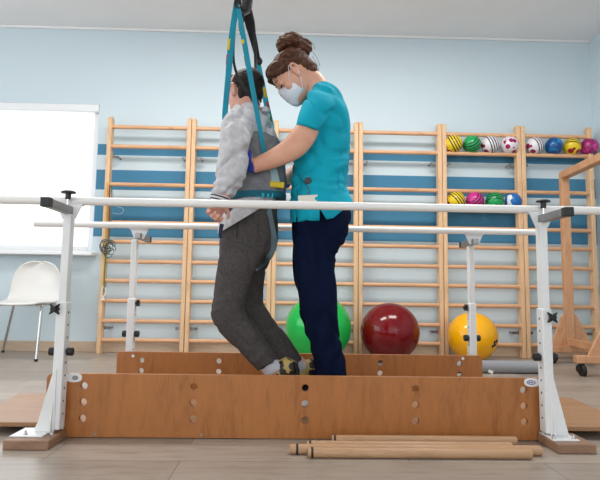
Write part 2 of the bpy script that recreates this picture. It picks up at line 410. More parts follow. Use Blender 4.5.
# small balls wedged between rungs and wall
def ball(px, py, r, mat, rot, label, rowz):
    X = P(px, py, YF+.034).x; hg = .0925 if rowz > 1.7 else .0895
    off = math.sqrt(max(0, (r+.0195)**2-hg**2)); me = MB(); me.ell((0, 0, 0), r, r, r, None, 32, 20)
    o = me.build('play_ball', mat); 
    for v in o.data.vertices: v.co.z += o.location.z
    o.location = (X, YF+.034, rowz); o.rotation_euler = [math.radians(a) for a in rot]
    tag(o, label, 'ball', 'small play balls wedged in the wall bars')
zt = (RZ[0]+RZ[1])/2; zm = (RZ[2]+RZ[3])/2; rr = .0845
ball(453.3, 145, rr, M['b_yellow'], (20, 62, 0), 'yellow ball with black stripes, leftmost in the top row', zt)
ball(472, 145, rr, M['b_green'], (35, -40, 0), 'green ball with black stripes in the top row', zt)
ball(490.3, 146, rr, M['b_white'], (10, 70, 0), 'white ball with dark stripes, between the green and the spotted ball', zt)
ball(509.5, 146.5, rr, M['b_star'], (0, 0, 40), 'white ball with magenta star spots in the top row', zt)
ball(535, 147, rr-.002, M['b_white'], (-12, 68, -8), 'white striped ball right of the post, beside the blue ball', zt)
ball(554, 147, rr-.002, M['b_blue'], (0, 0, 0), 'shiny blue ball in the top row', zt)
ball(572, 148, rr-.002, M['b_yellow'], (-25, 20, 0), 'yellow ball with dark stripes, between the blue and pink balls', zt)
ball(589, 147, rr-.002, M['b_pink'], (30, 40, 0), 'shiny pink ball at the right end of the top row', zt)
ball(456, 199, rr, M['b_yellow'], (20, 50, 20), 'yellow striped ball at the left of the lower row', zm)
ball(475, 200, rr, M['b_magenta'], (30, -50, 0), 'magenta striped ball in the lower row', zm)
ball(494.5, 200, rr, M['b_green'], (-20, 8, 0), 'green striped ball in the lower row', zm)
ball(513, 200, rr-.006, M['b_bluewhite'], (0, 30, 60), 'blue ball with white patches in the lower row', zm)
# gym balls
def gym(px, py, Y, r, mat, label):
    X = P(px, py, Y).x; o = MB(); o.ell((X, Y, r*.985), r, r, r*.985, None, 64, 40)
    return tag(o.build('gym_ball', mat), label, 'exercise ball', 'large exercise balls on the floor')
gym(318.4, 325, 4.42, .278, M['gymgreen'], 'large green exercise ball behind the woman\'s legs')
gym(389.8, 329, 4.45, .249, M['gymred'], 'large dark red exercise ball in front of the wall bars')
yb = thing('gym_ball', 'yellow exercise ball, smallest of the three on the floor', 'exercise ball', (P(472.4, 333, 4.5).x, 4.5, 0), 'large exercise balls on the floor')
yx, ry = yb.location.x, .21
mb = MB(); mb.ell((yx, 4.5, ry), ry, ry, ry, None, 64, 40); mb.build('ball_body', M['gymyellow'], yb)
c = V((yx, 4.5, ry)); d = (P(490, 343, 4.38)-c).normalized()
mb = MB(); a = d.cross(V((0, 0, 1))).normalized(); u = a.cross(d)
for k, (aa, bb) in enumerate(((-.02, .03), (.0, .0), (.025, -.012), (.012, .02))):
    q = (d*ry + a*aa + u*bb).normalized()*(ry-.002); mb.ell(c+q, .017, .017, .007, d.to_track_quat('Z', 'Y').to_matrix(), 10, 6)
mb.build('printed_mark', M['black'], yb)
# ------------------------------------------------------------------ white chair
ch = thing('shell_chair', 'white plastic shell chair with chrome legs under the window', 'chair', (-2.24, 4.42, 0))
def shell():
    mb = MB(); cx, cy = -2.175, 4.42; prof = []   # profile from seat front to back top
    prof = [(-.225, .436, .19), (-.212, .447, .205), (-.12, .448, .225), (.05, .445, .228), (.15, .455, .228), (.205, .51, .225), (.235, .60, .215), (.255, .70, .20), (.266, .765, .158), (.272, .797, .095), (.273, .806, .04)]
    top, bot = [], []
    n = 14; vs = []; fs = []
    for (dy, z, hw) in prof:
        for k in range(n+1):
            u = -1+2*k/n; back = max(0, (z-.46)/.34)
            lift = .010*u*u*(1 if z < .5 else 0)+.0; fwd = -.07*u*u*min(1, back*2)
            vs.append(V((cx+hw*u, cy+dy+fwd, z+lift)))
    m = len(prof)
    fs = [(i*(n+1)+k, i*(n+1)+k+1, (i+1)*(n+1)+k+1, (i+1)*(n+1)+k) for i in range(m-1) for k in range(n)]
    mb._f(vs, fs)
    return mb
o = shell().build('seat_shell', M['plastic'], ch); so = o.modifiers.new('s', 'SUBSURF'); so.levels = so.render_levels = 2
sd = o.modifiers.new('t', 'SOLIDIFY'); sd.thickness = .012; sd.offset = 0
for (tx, ty, bx, by) in ((-1.975, 4.30, -1.952, 4.205), (-1.975, 4.56, -1.96, 4.70), (-2.33, 4.56, -2.50, 4.75), (-2.33, 4.28, -2.46, 4.18)):
    mb = MB(); mb.tube([(tx-(.05 if tx > -2.15 else -.05), ty, .436), (tx, ty, .43), ((tx*.85+bx*.15), (ty*.85+by*.15), .38), (bx, by, .016)], .0115, 12, 3); lg = mb.build('leg', M['chrome'], ch)
    mb = MB(); mb.cyl((bx, by, 0), (bx, by, .02), .014, 12); mb.build('foot_cap', M['black'], lg)
mb = MB(); mb.tube([(-2.03, 4.28, .434), (-2.03, 4.57, .434)], .01, 10); mb.tube([(-2.28, 4.27, .434), (-2.28, 4.57, .434)], .01, 10); mb.tube([(-2.03, 4.42, .432), (-2.28, 4.42, .432)], .01, 10)
mb.build('under_frame', M['chrome'], ch)
# ------------------------------------------------------------------ parallel bars
pb = thing('parallel_bars', 'walking parallel bars with two white rails, four white posts and wooden side boards', 'parallel bars', (.08, 2.48, 0))
ZR = .926; RF, RB = 2.085, 2.862
mb = MB(); mb.cyl((-1.42, RF, ZR), (1.62, RF, ZR), .0168, 20); rl = mb.build('handrail', M['rail'], pb)
xb0, xb1 = P(35, 223, RB).x, P(535, 232, RB).x
mb = MB(); mb.cyl((xb0, RB, ZR), (xb1, RB, ZR), .0168, 20); mb.build('handrail', M['rail'], pb)
def board(name, x0, x1, y, z0, z1, holes, hr, rad):
    cu = bpy.data.curves.new('c', 'CURVE'); cu.dimensions = '2D'; cu.fill_mode = 'BOTH'; cu.extrude = .009; cu.bevel_depth = .0012; cu.bevel_resolution = 1; cu.resolution_u = 1
    def poly(pts):
        sp = cu.splines.new('POLY'); sp.points.add(len(pts)-1)
        for q, p in zip(sp.points, pts): q.co = (p[0], p[1], 0, 1)
        sp.use_cyclic_u = True
    out = []
    for cx, cz, a0 in ((x0+rad, z0+.004, 0), (x1-rad, z0+.004, 0)): out.append((cx-rad if cx < (x0+x1)/2 else cx+rad, z0))
    pts = [out[0], out[1]]
    pts += [(x1-rad+rad*math.cos(t_), z1-rad+rad*math.sin(t_)) for t_ in [math.pi/2*k/6 for k in range(7)]]
    pts += [(x0+rad+rad*math.cos(t_), z1-rad+rad*math.sin(t_)) for t_ in [math.pi/2+math.pi/2*k/6 for k in range(7)]]
    poly(pts)
    for hx, hz in holes: poly([(hx+hr*math.cos(2*math.pi*k/20), hz+hr*math.sin(2*math.pi*k/20)) for k in range(20)])
    o = bpy.data.objects.new('c', cu); COL.objects.link(o); dg = bpy.context.evaluated_depsgraph_get(); dg.update()
    me = bpy.data.meshes.new_from_object(o.evaluated_get(dg)); bpy.data.objects.remove(o)
    L = rootloc(pb)
    for v in me.vertices: a, b_, c_ = v.co; v.co = V((a, y-c_, b_))-L
    return finish(name, me, M['birch'], pb, L, True, 0, 30)
YBF, YBB = 2.115, 2.85
fx = [P(x, 402, YBF).x for x in (84, 194, 305, 415, 523)]
hz = [P(305, y, YBF).z for y in (387.5, 403.5, 419.5)]
board('side_board', P(47, 400, YBF).x, P(549, 400, YBF).x, YBF, .004, .2435, [(x, z) for x in fx for z in hz], .0155, .02)
bx = [P(x, 360, YBB).x for x in (142, 219, 299.5, 380, 459)]
bz = [P(142, y, YBB).z for y in (360, 370.5, 381)]
board('side_board', P(117.5, 360, YBB).x, P(481.5, 360, YBB).x, YBB, .004, .2435, [(x, z) for x in bx for z in bz], .0155, .02)
def star(mb, c, ax, r, th):             # four-lobed knob lying across axis ax
    ax = V(ax).normalized(); q = ax.to_track_quat('Z', 'Y').to_matrix()
    pts = []
    for k in range(32):
        a = 2*math.pi*k/32; rad = r*(.50+.50*math.cos(4*a)**3); pts.append(V(c)+q @ V((rad*math.cos(a+.785), rad*math.sin(a+.785), -th/2)))
    mb.prism(pts, ax*th); mb.cyl(V(c)-ax*th*1.2, V(c)+ax*th*.7, r*.4, 14)
def barpost(xf, yc, side, near, xtop):
    """one upright: wooden block, foot plate, fin, sleeve, inner tube, arm, knobs"""
    s = -1 if near else 1                # outward direction in Y
    W, D = .0385, .05
    out = -1 if xf < .08 else 1
    po = MB(); po.box((xf-W/2, yc-D/2, .045), (xf+W/2, yc+D/2, .525)); post = po.build('post', M['white'], pb, bevel=.004)
    mb = MB(); mb.box((xf-W/2+.004, yc-D/2+.005, .50), (xf+W/2-.004, yc+D/2-.005, .870 if near else .853)); mb.build('inner_tube', M['white'], post, bevel=.003)
    for k in range(9):
        z = .10+k*.048; ho = MB()
        ho.cyl((xf-out*(W/2-.002), yc, z), (xf-out*(W/2+.0006), yc, z), .0045, 10); ho.build('pin_hole', M['black'], post)
    bl = MB(); x_in, x_out = xf-out*.024, xf+out*((.138 if out < 0 else .120) if near else .15)
    bl.box((min(x_in, x_out), min(yc+s*.122, yc-s*.036), 0), (max(x_in, x_out), max(yc+s*.122, yc-s*.036), .034))
    # the block lies across the rail: long side in X
    bl.build('foot_block', M['block'], post, bevel=.004)
    pl = MB(); pl.box((min(x_in, x_out)+.004, min(yc+s*.085, yc-s*.032), .034), (max(x_in, x_out)-.04, max(yc+s*.085, yc-s*.032), .040)); pl.build('foot_plate', M['white'], post, bevel=.002)
    for dx in (x_in+out*.012, x_out-out*.055):
        for dy in (yc+s*.07, yc-s*.018):
            bt = MB(); bt.cyl((dx, dy, .04), (dx, dy, .047), .008, 6); bt.cyl((dx, dy, .045), (dx, dy, .056), .0045, 10); bt.build('bolt', M['chrome'], post, angle=30)
    fn = MB(); fn.prism([(xf-out*.002, yc+s*(D/2-.001), .04), (xf+out*(W/2+.050), yc+s*(D/2-.001), .04), (xf+out*.012, yc+s*(D/2-.001), .272), (xf+out*.002, yc+s*(D/2-.001), .272)], (0, s*.006, 0)); 
    fn.prism([(xf+out*.006, yc+s*D/2, .04), (xf+out*.006, yc+s*(D/2+.02), .04), (xf+out*.006, yc+s*D/2, .2)], (out*.006, 0, 0)); fn.build('fin', M['white'], post, bevel=.0015)
    kn = MB()
    kz = .334
    if near: kn.cyl((xf-W/2-.026, yc, kz), (xf-W/2-.004, yc, kz), .016, 18); kn.cyl((xf+W/2+.026, yc, kz), (xf+W/2+.004, yc, kz), .016, 18)
    else: kn.cyl((xf-W/2-.026, yc, .33), (xf-W/2-.004, yc, .33), .018, 18); kn.cyl((xf+W/2+.026, yc, .33), (xf+W/2+.004, yc, .33), .018, 18)
    kn.cyl((xf-W/2-.005, yc, kz if near else .33), (xf+W/2+.005, yc, kz if near else .33), .006, 10); kn.build('side_knob', M['black'], post, bevel=.003)
    stp = MB(); kx = xf+(.0 if not near else (out*-.0)); 
    if near and out < 0: star(stp, P(54.5, 309, yc-D/2-.012), (.15, 1, 0), .030, .010); q_ = P(54.5, 309, yc-D/2-.008); stp.cyl(q_, (xf-.004, yc-D/2-.002, q_.z), .005, 10)
    elif near: star(stp, P(552.5, 317.5, yc-D/2-.012), (-.15, 1, 0), .030, .010); q_ = P(552.5, 317.5, yc-D/2-.008); stp.cyl(q_, (xf+.006, yc-D/2-.002, q_.z), .005, 10)
    else: star(stp, (xf+(W/2+.014 if out < 0 else -W/2-.012), yc, .50), (1, 0, 0), .026, .012)
    stp.build('star_knob', M['black'], post, bevel=.002)
    # arm across the rail, gusset, clamp screw
    y_end = yc+s*(.195 if near else .12); za = .885 if near else .868; y_in = (RF-.0 if near else RB)
    ar = MB(); ya, yb_ = sorted((y_end, y_in-s*.02)); ar.box((xtop-.0155, ya, za-.0155), (xtop+.0155, yb_, za+.0155)); arm = ar.build('arm', M['steel'], post, bevel=.002)
    cp = MB(); cp.cbox((xtop, y_end-s*.004, za), (.0335, .030, .0335)); cp.build('end_cap', M['black'], arm, bevel=.002)
    gu = MB(); rz = ZR-.012
    gu.prism([(xtop-.052, y_in-.003+s*.012, rz), (xtop+.052, y_in-.003+s*.012, rz), (xtop+.026, y_in-.003+s*.012, .852), (xtop-.026, y_in-.003+s*.012, .852)], (0, .005, 0))
    gu.cbox((xtop, y_in, ZR-.0175), (.10, .022, .004)); gu.build('rail_gusset', M['white'], arm, bevel=.0015)
    bo = MB(); bo.cyl((xtop, y_in+s*.012-.012, .868), (xtop, y_in+s*.012+.012, .868), .008, 12); bo.build('gusset_bolt', M['black'], arm, bevel=.001)
    if near:
        sb = MB(); sb.cyl((xtop, yc-.012, .85), (xtop, yc-.012, .95), .0042, 12); sb.build('clamp_screw', M['chrome'], arm)
        hd = MB(); hd.loft([((xtop, yc-.012, .951), (.0285, 0, 0), (0, .02, 0)), ((xtop, yc-.012, .958), (.029, 0, 0), (0, .0205, 0)), ((xtop, yc-.012, .962), (.018, 0, 0), (0, .012, 0))], 20, 2); hd.cyl((xtop, yc-.012, .928), (xtop, yc-.012, .953), .011, 14); hd.build('clamp_handle', M['black'], arm, bevel=.002)
        # oval joining plate screwed to the side board
        tb = MB(); ex = xf-out*(W/2+.020)
        tb.loft([((ex, YBF-.014, .229), (.032, 0, 0), (0, 0, .0165)), ((ex, YBF-.010, .229), (.032, 0, 0), (0, 0, .0165))], 28, 1, 2.6); pt = tb.build('joining_plate', M['white'], post, angle=40)
        if out > 0:
            rg = MB(); path = [(ex-.004+.016*math.cos(2*math.pi*k/24), YBF-.0148, .229+.0075*math.sin(2*math.pi*k/24)) for k in range(25)]; rg.tube(path, .0014, 6)
            for k, dx in enumerate((-.009, -.005, -.001, .003, .007)): rg.cbox((ex-.004+dx, YBF-.0146, .229), (.0022, .0016, .006 if k % 2 else .0045))
            rg.build('oval_emblem', M['blue_mark'], pt)
        else:
            rg = MB(); rg.loft([((ex+.006, YBF-.0165, .229), (.012, 0, 0), (0, 0, .0085)), ((ex+.006, YBF-.013, .229), (.012, 0, 0), (0, 0, .0085))], 20, 1); rg.cyl((ex+.006, YBF-.020, .229), (ex+.006, YBF-.014, .229), .006, 6); rg.build('screw', M['steel'], pt, angle=30)
barpost(P(62, 291, 2.04).x, 2.066, -1, True, P(68, 211, 2.06).x)
barpost(P(546.5, 291, 2.04).x, 2.066, 1, True, P(543, 219, 2.06).x)
barpost(P(132.5, 291, 2.94).x, 2.945, -1, False, P(139.5, 236, 2.88).x)
barpost(P(471.5, 291, 2.94).x, 2.945, 1, False, P(473.5, 239, 2.88).x)
for x, y, Y, r_, m_ in ((133, 356, YBB, .008, 'white'), (463, 358.5, YBB, .008, 'white'), (95, 434.5, YBF, .005, 'steel'), (201, 435, YBF, .005, 'steel')):
    q = P(x, y, Y-.012); mb = MB(); mb.cyl(q, q+V((0, .006, 0)), r_, 12); mb.build('screw_cap', M[m_], pb)
# walkway plate between the boards, clipped corners at both ends
zp = .050
xL0, xR0 = G(20, 393, zp+.0).x, G(571, 397.5, zp).x
ya, yb_ = 2.135, 2.832
aL, bL, aR, bR = G(20, 393, zp), G(0, 403, zp), G(571, 397.5, zp), G(600, 410, zp)
eL, eR = aL+(bL-aL)*1.7, aR+(bR-aR)*1.7
pts = [(eL.x, ya+.10), (eL.x+.10, ya), (eR.x-.10, ya), (eR.x, ya+.10), (eR.x, eR.y), (aR.x, min(aR.y, yb_)), (aL.x, min(aL.y, yb_)), (eL.x, eL.y)]
wk = thing('walkway_board', 'plywood walkway plate with clipped corners sticking out at both ends of the bars', 'board', (.08, 2.48, 0))
mb = MB(); mb.prism([(x, y, zp-.018) for x, y in pts], (0, 0, .018)); mb.build('plate', M['ply'], wk, bevel=.003)
for x in (-.75, .08, .93): mb = MB(); mb.box((x-.03, ya+.05, 0), (x+.03, yb_-.06, zp-.018)); mb.build('batten', M['block'], wk)
# ------------------------------------------------------------------ sticks on the floor
def stick(xa, xb, Y, z, r, label, tip):
    o = thing('wooden_stick', label, 'stick', ((xa+xb)/2*1.0, Y, 0), 'round wooden sticks on the floor')
    mb = MB(); mb.tube([(xa, Y, z), (xa+.004, Y, z), (xb-.004, Y, z), (xb, Y, z)], [r*.86, r, r, r*.86], 20); mb.build('shaft', M['dowel'], o, angle=50)
    mb = MB(); mb.cyl((tip, Y, z), (tip+.008, Y, z), r*1.02, 20); mb.build('dark_ring', M['black'], o)
r = .0175
def X_(px, py, Y): return P(px, py, Y).x
stick(X_(308, 448, 1.885), X_(531, 448, 1.885), 1.885, r, r, 'long wooden stick lying in front of the other sticks', X_(311, 448, 1.885))
stick(X_(290, 447, 1.925), X_(541, 447, 1.925), 1.925, r, r, 'wooden stick whose left end sticks out farthest to the left', X_(296, 447, 1.925))
stick(X_(307, 440, 1.962), X_(512, 440, 1.962), 1.966, r, r, 'wooden stick lying third from the front, just short of the board', X_(309, 440, 1.962))
stick(X_(332, 437, 2.035), X_(517, 437, 2.035), 2.045, r, r, 'wooden stick lying tight against the side board', X_(334, 437, 2.03))
# ------------------------------------------------------------------ grey foam roll behind the bars
q0, q1 = G(484, 374), G(540, 375); rr_ = .046
fr_ = thing('foam_roll', 'grey foam roll lying on the floor behind the right end of the bars', 'foam roll', ((q0.x+q1.x)/2-.1, q0.y+.05, 0))
mb = MB(); mb.cyl((q0.x-.34, q0.y+.05, rr_), (q1.x+.03, q0.y+.05, rr_), rr_, 28); mb.build('roll', M['grey_foam'], fr_, bevel=.006)
mb = MB(); mb.cbox((P(491, 373, q0.y).x, q0.y+.005, .016), (.035, .006, .022), Matrix.Rotation(.4, 3, 'Y')); mb.build('white_label', M['card'], fr_)
# ------------------------------------------------------------------ wheeled wooden frame at the right
wf = thing('wheeled_frame', 'tall wooden frame on black castors at the right edge', 'frame', (2.42, 4.1, 0))
fx_, fy = P(568, 290, 4.44).x, 4.44; nx, ny = P(613, 290, 3.76).x, 3.76
zt_ = P(566, 172, 4.44).z
def fpost(x, y, name): mb = MB(); mb.box((x-.036, y-.024, .145), (x+.036, y+.024, zt_-.02)); return mb.build(name, M['beech'], wf, bevel=.004)
fpost(fx_, fy, 'upright'); fpost(nx, ny, 'upright')
mb = MB(); dv = V((nx-fx_, ny-fy, 0)); mb.prism([V((fx_-.036, fy+.02, zt_-.062)), V((fx_+.036, fy+.02, zt_-.062)), V((fx_+.036, fy+.02, zt_)), V((fx_-.036, fy+.02, zt_))], dv+dv.normalized()*.06); mb.build('top_rail', M['beech'], wf, bevel=.004)
mb = MB(); mb.prism([V((fx_-.02, fy, .15)), V((fx_+.02, fy, .15)), V((fx_+.02, fy, .21)), V((fx_-.02, fy, .21))], dv); mb.build('lower_rail', M['beech'], wf, bevel=.004)
for x, y, hl, hr_, gl, gr_ in ((fx_, fy, .20, .22, .13, .16), (nx, ny, .30, .26, .17, .17)):
    mb = MB(); mb.box((x-hl, y-.03, .092), (x+hr_, y+.03, .147)); ft = mb.build('foot_beam', M['beech'], wf, bevel=.005)
    for sx, g_ in ((-1, gl), (1, gr_)):
        mb = MB(); mb.prism([(x+sx*.036, y-.012, .147), (x+sx*(.036+g_), y-.012, .147), (x+sx*(.036+.03), y-.012, .40), (x+sx*.036, y-.012, .42)], (0, .024, 0)); mb.build('gusset', M['beech'], wf, bevel=.003)
    for cx in (x-hl+.045, x+hr_-.045):
        mb = MB(); mb.cyl((cx-.014, y-.01, .042), (cx+.014, y-.01, .042), .042, 22); mb.cyl((cx-.022, y+.012, .05), (cx+.022, y+.012, .05), .03, 16); mb.cyl((cx, y, .08), (cx, y, .094), .022, 14); mb.build('castor', M['black'], ft, bevel=.004)
# ------------------------------------------------------------------ exercise bands on the leftmost bars
bx0 = PX[0]+.039
def band(name, path, r, mat, label, cat='exercise band', group='exercise bands hanging on the wall bars'):
    mb = MB(); mb.tube(path, r, 8, 4); return tag(mb.build(name, mat), label, cat, group)
def W(x, y, dy=-.02): return P(x, y, YF+dy)
band('exercise_band', [W(107.5, 182), W(107, 200), W(106, 222), W(105.5, 243), W(104.5, 262), W(103, 285)], .006, base('yellow_rubber', (206, 170, 40), .6), 'yellow rubber band hanging nearest the post of the wall bars')
band('exercise_band', [W(109.5, 186, -.036), W(109.5, 205, -.036), W(109, 225, -.036), W(108.5, 243, -.036)], .006, base('red_rubber', (150, 40, 44), .6), 'dark red rubber band hanging beside the yellow one', )
band('exercise_band', [W(111.5, 186, -.05), W(112, 202, -.05), W(111, 222, -.052), W(109, 240, -.052), W(106, 255, -.05), W(104.5, 272, -.045), W(104, 292, -.04)], .005, base('green_rubber', (70, 110, 60), .6), 'green rubber band reaching farthest down the wall bars')
mb = MB(); rnd = random.Random(3)
for k in range(7):
    c0 = W(106.5+rnd.uniform(-2, 5), 249+rnd.uniform(-4, 5), -.028-.006*k); R_ = .028+.03*rnd.random(); ti = rnd.uniform(-.6, .6)
    mb.tube([c0+V((R_*math.cos(a), .012*math.sin(a*2), R_*math.sin(a)+ti*.02*math.cos(a))) for a in [2*math.pi*j/16 for j in range(15)]], .0045, 7, 2)
tag(mb.build('coiled_cord', base('grey_green_rubber', (84, 92, 88), .5, var=.25, vscale=14)), 'grey tangle of coiled cords hung on the wall bars below the rail', 'cord')
mb = MB(); mb.tube([W(113, 190), W(114, 197), W(117, 206), W(122, 208), W(123.5, 211), W(120, 214), W(112, 213)], .0025, 6, 4); tag(mb.build('thin_cord', base('pale_grey_cord', (170, 180, 184), .5)), 'thin pale looped cord against the blue stripe by the bands', 'cord')
mb = MB(); mb.tube([W(103, 286), W(105.5, 289), W(105, 295), W(102.5, 297), W(102, 292), W(103, 286)], .006, 8, 3); mb.cbox(W(103, 299), (.03, .012, .022)); tag(mb.build('band_handle', M['plastic']), 'white plastic handle at the lower end of the hanging bands', 'handle')
# ------------------------------------------------------------------ people
def lp(px, py, Y): return P(px, py, Y)
def fold(p, f, a, seed=0, ax=(1, 1, 1)):
    q = V((p.x*ax[0]*f+seed, p.y*ax[1]*f, p.z*ax[2]*f+seed*.7)); n = noise.noise(q)
    return a*(.35-1.35*math.exp(-(n/.15)**2))
def head_rings(mb, org, f, up, s=1.0, lids=False):
    side = up.cross(f).normalized()
    rows = [(-.118, .080, .035, .018), (-.108, .092, .005, .036), (-.09, .097, -.03, .050), (-.065, .094, -.055, .058), (-.04, .092, -.080, .065),
            (-.01, .088, -.094, .070), (.02, .088, -.100, .073), (.05, .092, -.102, .075), (.08, .084, -.096, .070), (.102, .064, -.080, .056), (.116, .034, -.05, .036), (.121, .0, -.02, .012)]
    rings = []
    for z, xf, xb, w in rows:
        rings.append((org+up*z*s+f*((xf+xb)/2*s), f*((xf-xb)/2*s), side*(w*s)))
    mb.loft(rings, 28, 3, 2.15)
    L = lambda x, y, z: org+(f*x+side*y+up*z)*s
    # brow, nose, lips, chin
    mb.loft([(L(.088, 0, .03), f*.006*s, side*.008*s), (L(.096, 0, .005), f*.012*s, side*.009*s), (L(.104, 0, -.018), f*.016*s, side*.013*s), (L(.102, 0, -.030), f*.012*s, side*.016*s), (L(.092, 0, -.036), f*.008*s, side*.012*s)], 14, 3)
    R = Matrix((f, side, up)).transposed()
    mb.ell(L(.086, .030, .032), .010*s, .020*s, .007*s, R, 12, 8); mb.ell(L(.086, -.030, .032), .010*s, .020*s, .007*s, R, 12, 8)
    mb.ell(L(.092, 0, -.056), .012*s, .022*s, .006*s, R, 12, 8); mb.ell(L(.090, 0, -.067), .012*s, .020*s, .007*s, R, 12, 8); mb.ell(L(.086, 0, -.098), .016*s, .020*s, .014*s, R, 12, 8)
    if lids:
        for e in (1, -1): mb.ell(L(.079, e*.031, .013), .0135*s, .015*s, .0115*s, R, 14, 10)
    for e in (1, -1):
        mb.ell(L(.062, e*.044, -.025), .022*s, .018*s, .022*s, R, 12, 8)
        # ear: rim, lobe, root
        path = [L(.012-.004+.020*math.cos(a)*.72-.014, e*(.083+.006*math.sin(a)), .002+.031*math.sin(a)) for a in [math.radians(q) for q in (-120, -60, -10, 40, 90, 140, 190, 215)]]
        mb.tube(path, .0062*s, 8, 3); mb.ell(L(-.004, e*.075, .0), .013*s, .010*s, .024*s, R, 12, 8); mb.ell(L(.002, e*.079, -.027), .008*s, .007*s, .009*s, R, 10, 6)
    return L, R
def eyes(parent, L, R, s, lid, hair, down=False):
    for e in (1, -1):
        if down:
            mb = MB(); mb.tube([L(.084, e*.018, .007), L(.0935, e*.026, .002), L(.0935, e*.036, .002), L(.082, e*.047, .006)], .0022*s, 6, 4); mb.build('eyelash', M['lens'], parent)
            mb = MB(); mb.tube([L(.090, e*.017, .034), L(.094, e*.03, .038), L(.082, e*.050, .034)], [.002*s, .003*s, .0015*s], 8, 4); mb.build('eyebrow', hair, parent)
            continue
        mb = MB(); mb.ell(L(.080, e*.031, .012), .0115*s, .0125*s, .0115*s, R, 14, 10); mb.build('eye', M['frame'], parent)
        mb = MB(); mb.ell(L(.0895, e*.032, .009 if not down else .005), .003*s, .005*s, .005*s, R, 10, 8); mb.build('iris', M['lens'], parent)
        mb = MB(); mb.tube([L(.090, e*.017, .036), L(.094, e*.03, .041), L(.082, e*.050, .036)], [.0018*s, .0025*s, .0012*s], 8, 4); mb.build('eyebrow', hair, parent)
        mb = MB(); mb.tube([L(.090, e*.019, .010), L(.0945, e*.031, .0135 if not down else .006), L(.085, e*.045, .009)], .0018*s, 6, 4); mb.build('eyelash', M['lens'], parent)
def hand(mb, W_, d, n, s=1.0, thumb=1, curl=(30, 40, 30), spread=.06, grow=0.0):
    """palm + four unequal bent fingers + thumb leaving the side near the wrist; n = side the fingers curl to"""
    d = d.normalized(); n = (n-d*n.dot(d)).normalized(); sd = d.cross(n).normalized()*thumb    # sd: thumb side
    L = lambda a, b, c: W_+(d*a+sd*b+n*c)*s
    g = grow
    mb.loft([(L(-.03, 0, 0), sd*(.027*s+g), n*(.021*s+g)), (L(.0, 0, 0), sd*(.029*s+g), n*(.019*s+g)), (L(.03, .003, .001), sd*(.038*s+g), n*(.017*s+g)), (L(.065, .001, 0), sd*(.042*s+g), n*(.014*s+g)), (L(.092, 0, 0), sd*(.040*s+g), n*(.011*s+g))], 20, 4, 2.5)
    for i, (off, ln, st) in enumerate(((.030, .070, .090), (.0102, .079, .094), (-.0098, .073, .092), (-.0288, .056, .085))):
        a = 0; p = L(st-.012, off, 0); pts = [L(st-.035, off*.9, 0), p]; dirv = d*1.0+sd*(off*spread*20)
        dirv.normalize(); k = (.46, .31, .23)
        for j in range(3):
            a += math.radians(curl[j]*(1+.08*i)); v = (dirv*math.cos(a)+n*math.sin(a)); seg = (ln*k[j]+(.012 if j == 0 else 0))*s
            pts.append(pts[-1]+v*seg*.5); pts.append(pts[-1]+v*seg*.5)
        r0 = (.0088 if i < 3 else .0076)*s+g
        rs = [r0*.9, r0*1.08, r0*.98, r0*1.05, r0*.92, r0*.97, r0*.86, r0*.6]
        mb.tube(pts, rs, 12, 3)
    t0 = L(.018, .026, .004); t1 = t0+(d*.5+sd*.75+n*.35).normalized()*.036*s; t2 = t1+(d*.85+sd*.25+n*.5).normalized()*.030*s; t3 = t2+(d*.85+n*.55).normalized()*.025*s
    mb.tube([L(.0, .012, .002), t0, t1, t2, t3], [.013*s+g, .0145*s+g, .0108*s+g, .0098*s+g, .0065*s+g], 12, 4)
YM, YWm = 2.47, 2.45
def thin(rings, k=.78): return [(c, a*k, b*k) for c, a, b in rings]
# ================================================================= woman
wom = thing('person', 'woman in turquoise scrub top, navy trousers and face mask, holding the man from behind', 'person', (P(325, 300, YWm).x, YWm, zp))
tw = math.radians(47); fW = V((-math.cos(tw), 0, -math.sin(tw))); uW = V((-math.sin(tw), 0, math.cos(tw)))
hW = P(294.8, 77, 2.45)
mb = MB(); sW = 1.0
LW, RW = head_rings(mb, hW, fW, uW, sW, True)
mb.tube([LW(-.02, 0, -.03), LW(-.045, 0, -.075), P(319, 92, YWm), P(323, 108, YWm)], [.058, .055, .058, .075], 20, 5)
# trunk and legs (under the clothes)
mb.loft([sec(313, 92, 334, 96, YWm, .10)]+thin([sec(308, 105, 343, 108, YWm, .15), sec(304, 125, 346, 126, YWm, .155), sec(300, 150, 345, 150, YWm, .135), sec(296, 180, 340, 180, YWm, .135), sec(296, 205, 344, 205, YWm, .15), sec(298, 240, 340, 240, YWm, .15)], .85), 24, 4, 2.3)
for Y, dx in ((2.365, 0), (2.535, -3)):
    mb.loft(thin([sec(298+dx, 235, 336+dx, 238, Y, .07), sec(299+dx, 262, 333+dx, 262, Y, .07), sec(302+dx, 300, 331+dx, 300, Y, .06), sec(310+dx, 330, 334+dx, 330, Y, .05), sec(316+dx, 360, 337+dx, 360, Y, .045)])+[sec(322+dx, 392, 338+dx, 392, Y, .034), sec(323+dx, 403, 340+dx, 403, Y, .034)], 20, 4)
YA = 2.27
arm_near = [sec(304, 104, 332, 112, 2.30, .05), sec(300, 113, 323, 119, 2.275, .046), sec(298, 122.5, 319.5, 129.5, 2.265, .044), sec(290, 132.5, 315, 141, 2.255, .043), sec(282.5, 141, 305.5, 153, 2.25, .042), sec(275, 146.5, 293.5, 161, 2.25, .038), sec(265, 152.5, 276, 167.5, 2.255, .034), sec(251.5, 159.5, 256, 172.5, 2.268, .027)]
mb.loft(arm_near, 22, 4)
shF = P(320, 108, 2.62)
elF, wrF = P(301, 166, 2.66), P(283.5, 183.5, 2.60)
mb.tube([shF, (shF+elF)/2, elF, elF*.5+wrF*.5, wrF], [.052, .045, .042, .037, .026], 18, 5)
wN = P(252, 166, 2.272); dN = (P(235, 161, 2.30)-wN); nN = V((.25, 1, .1))
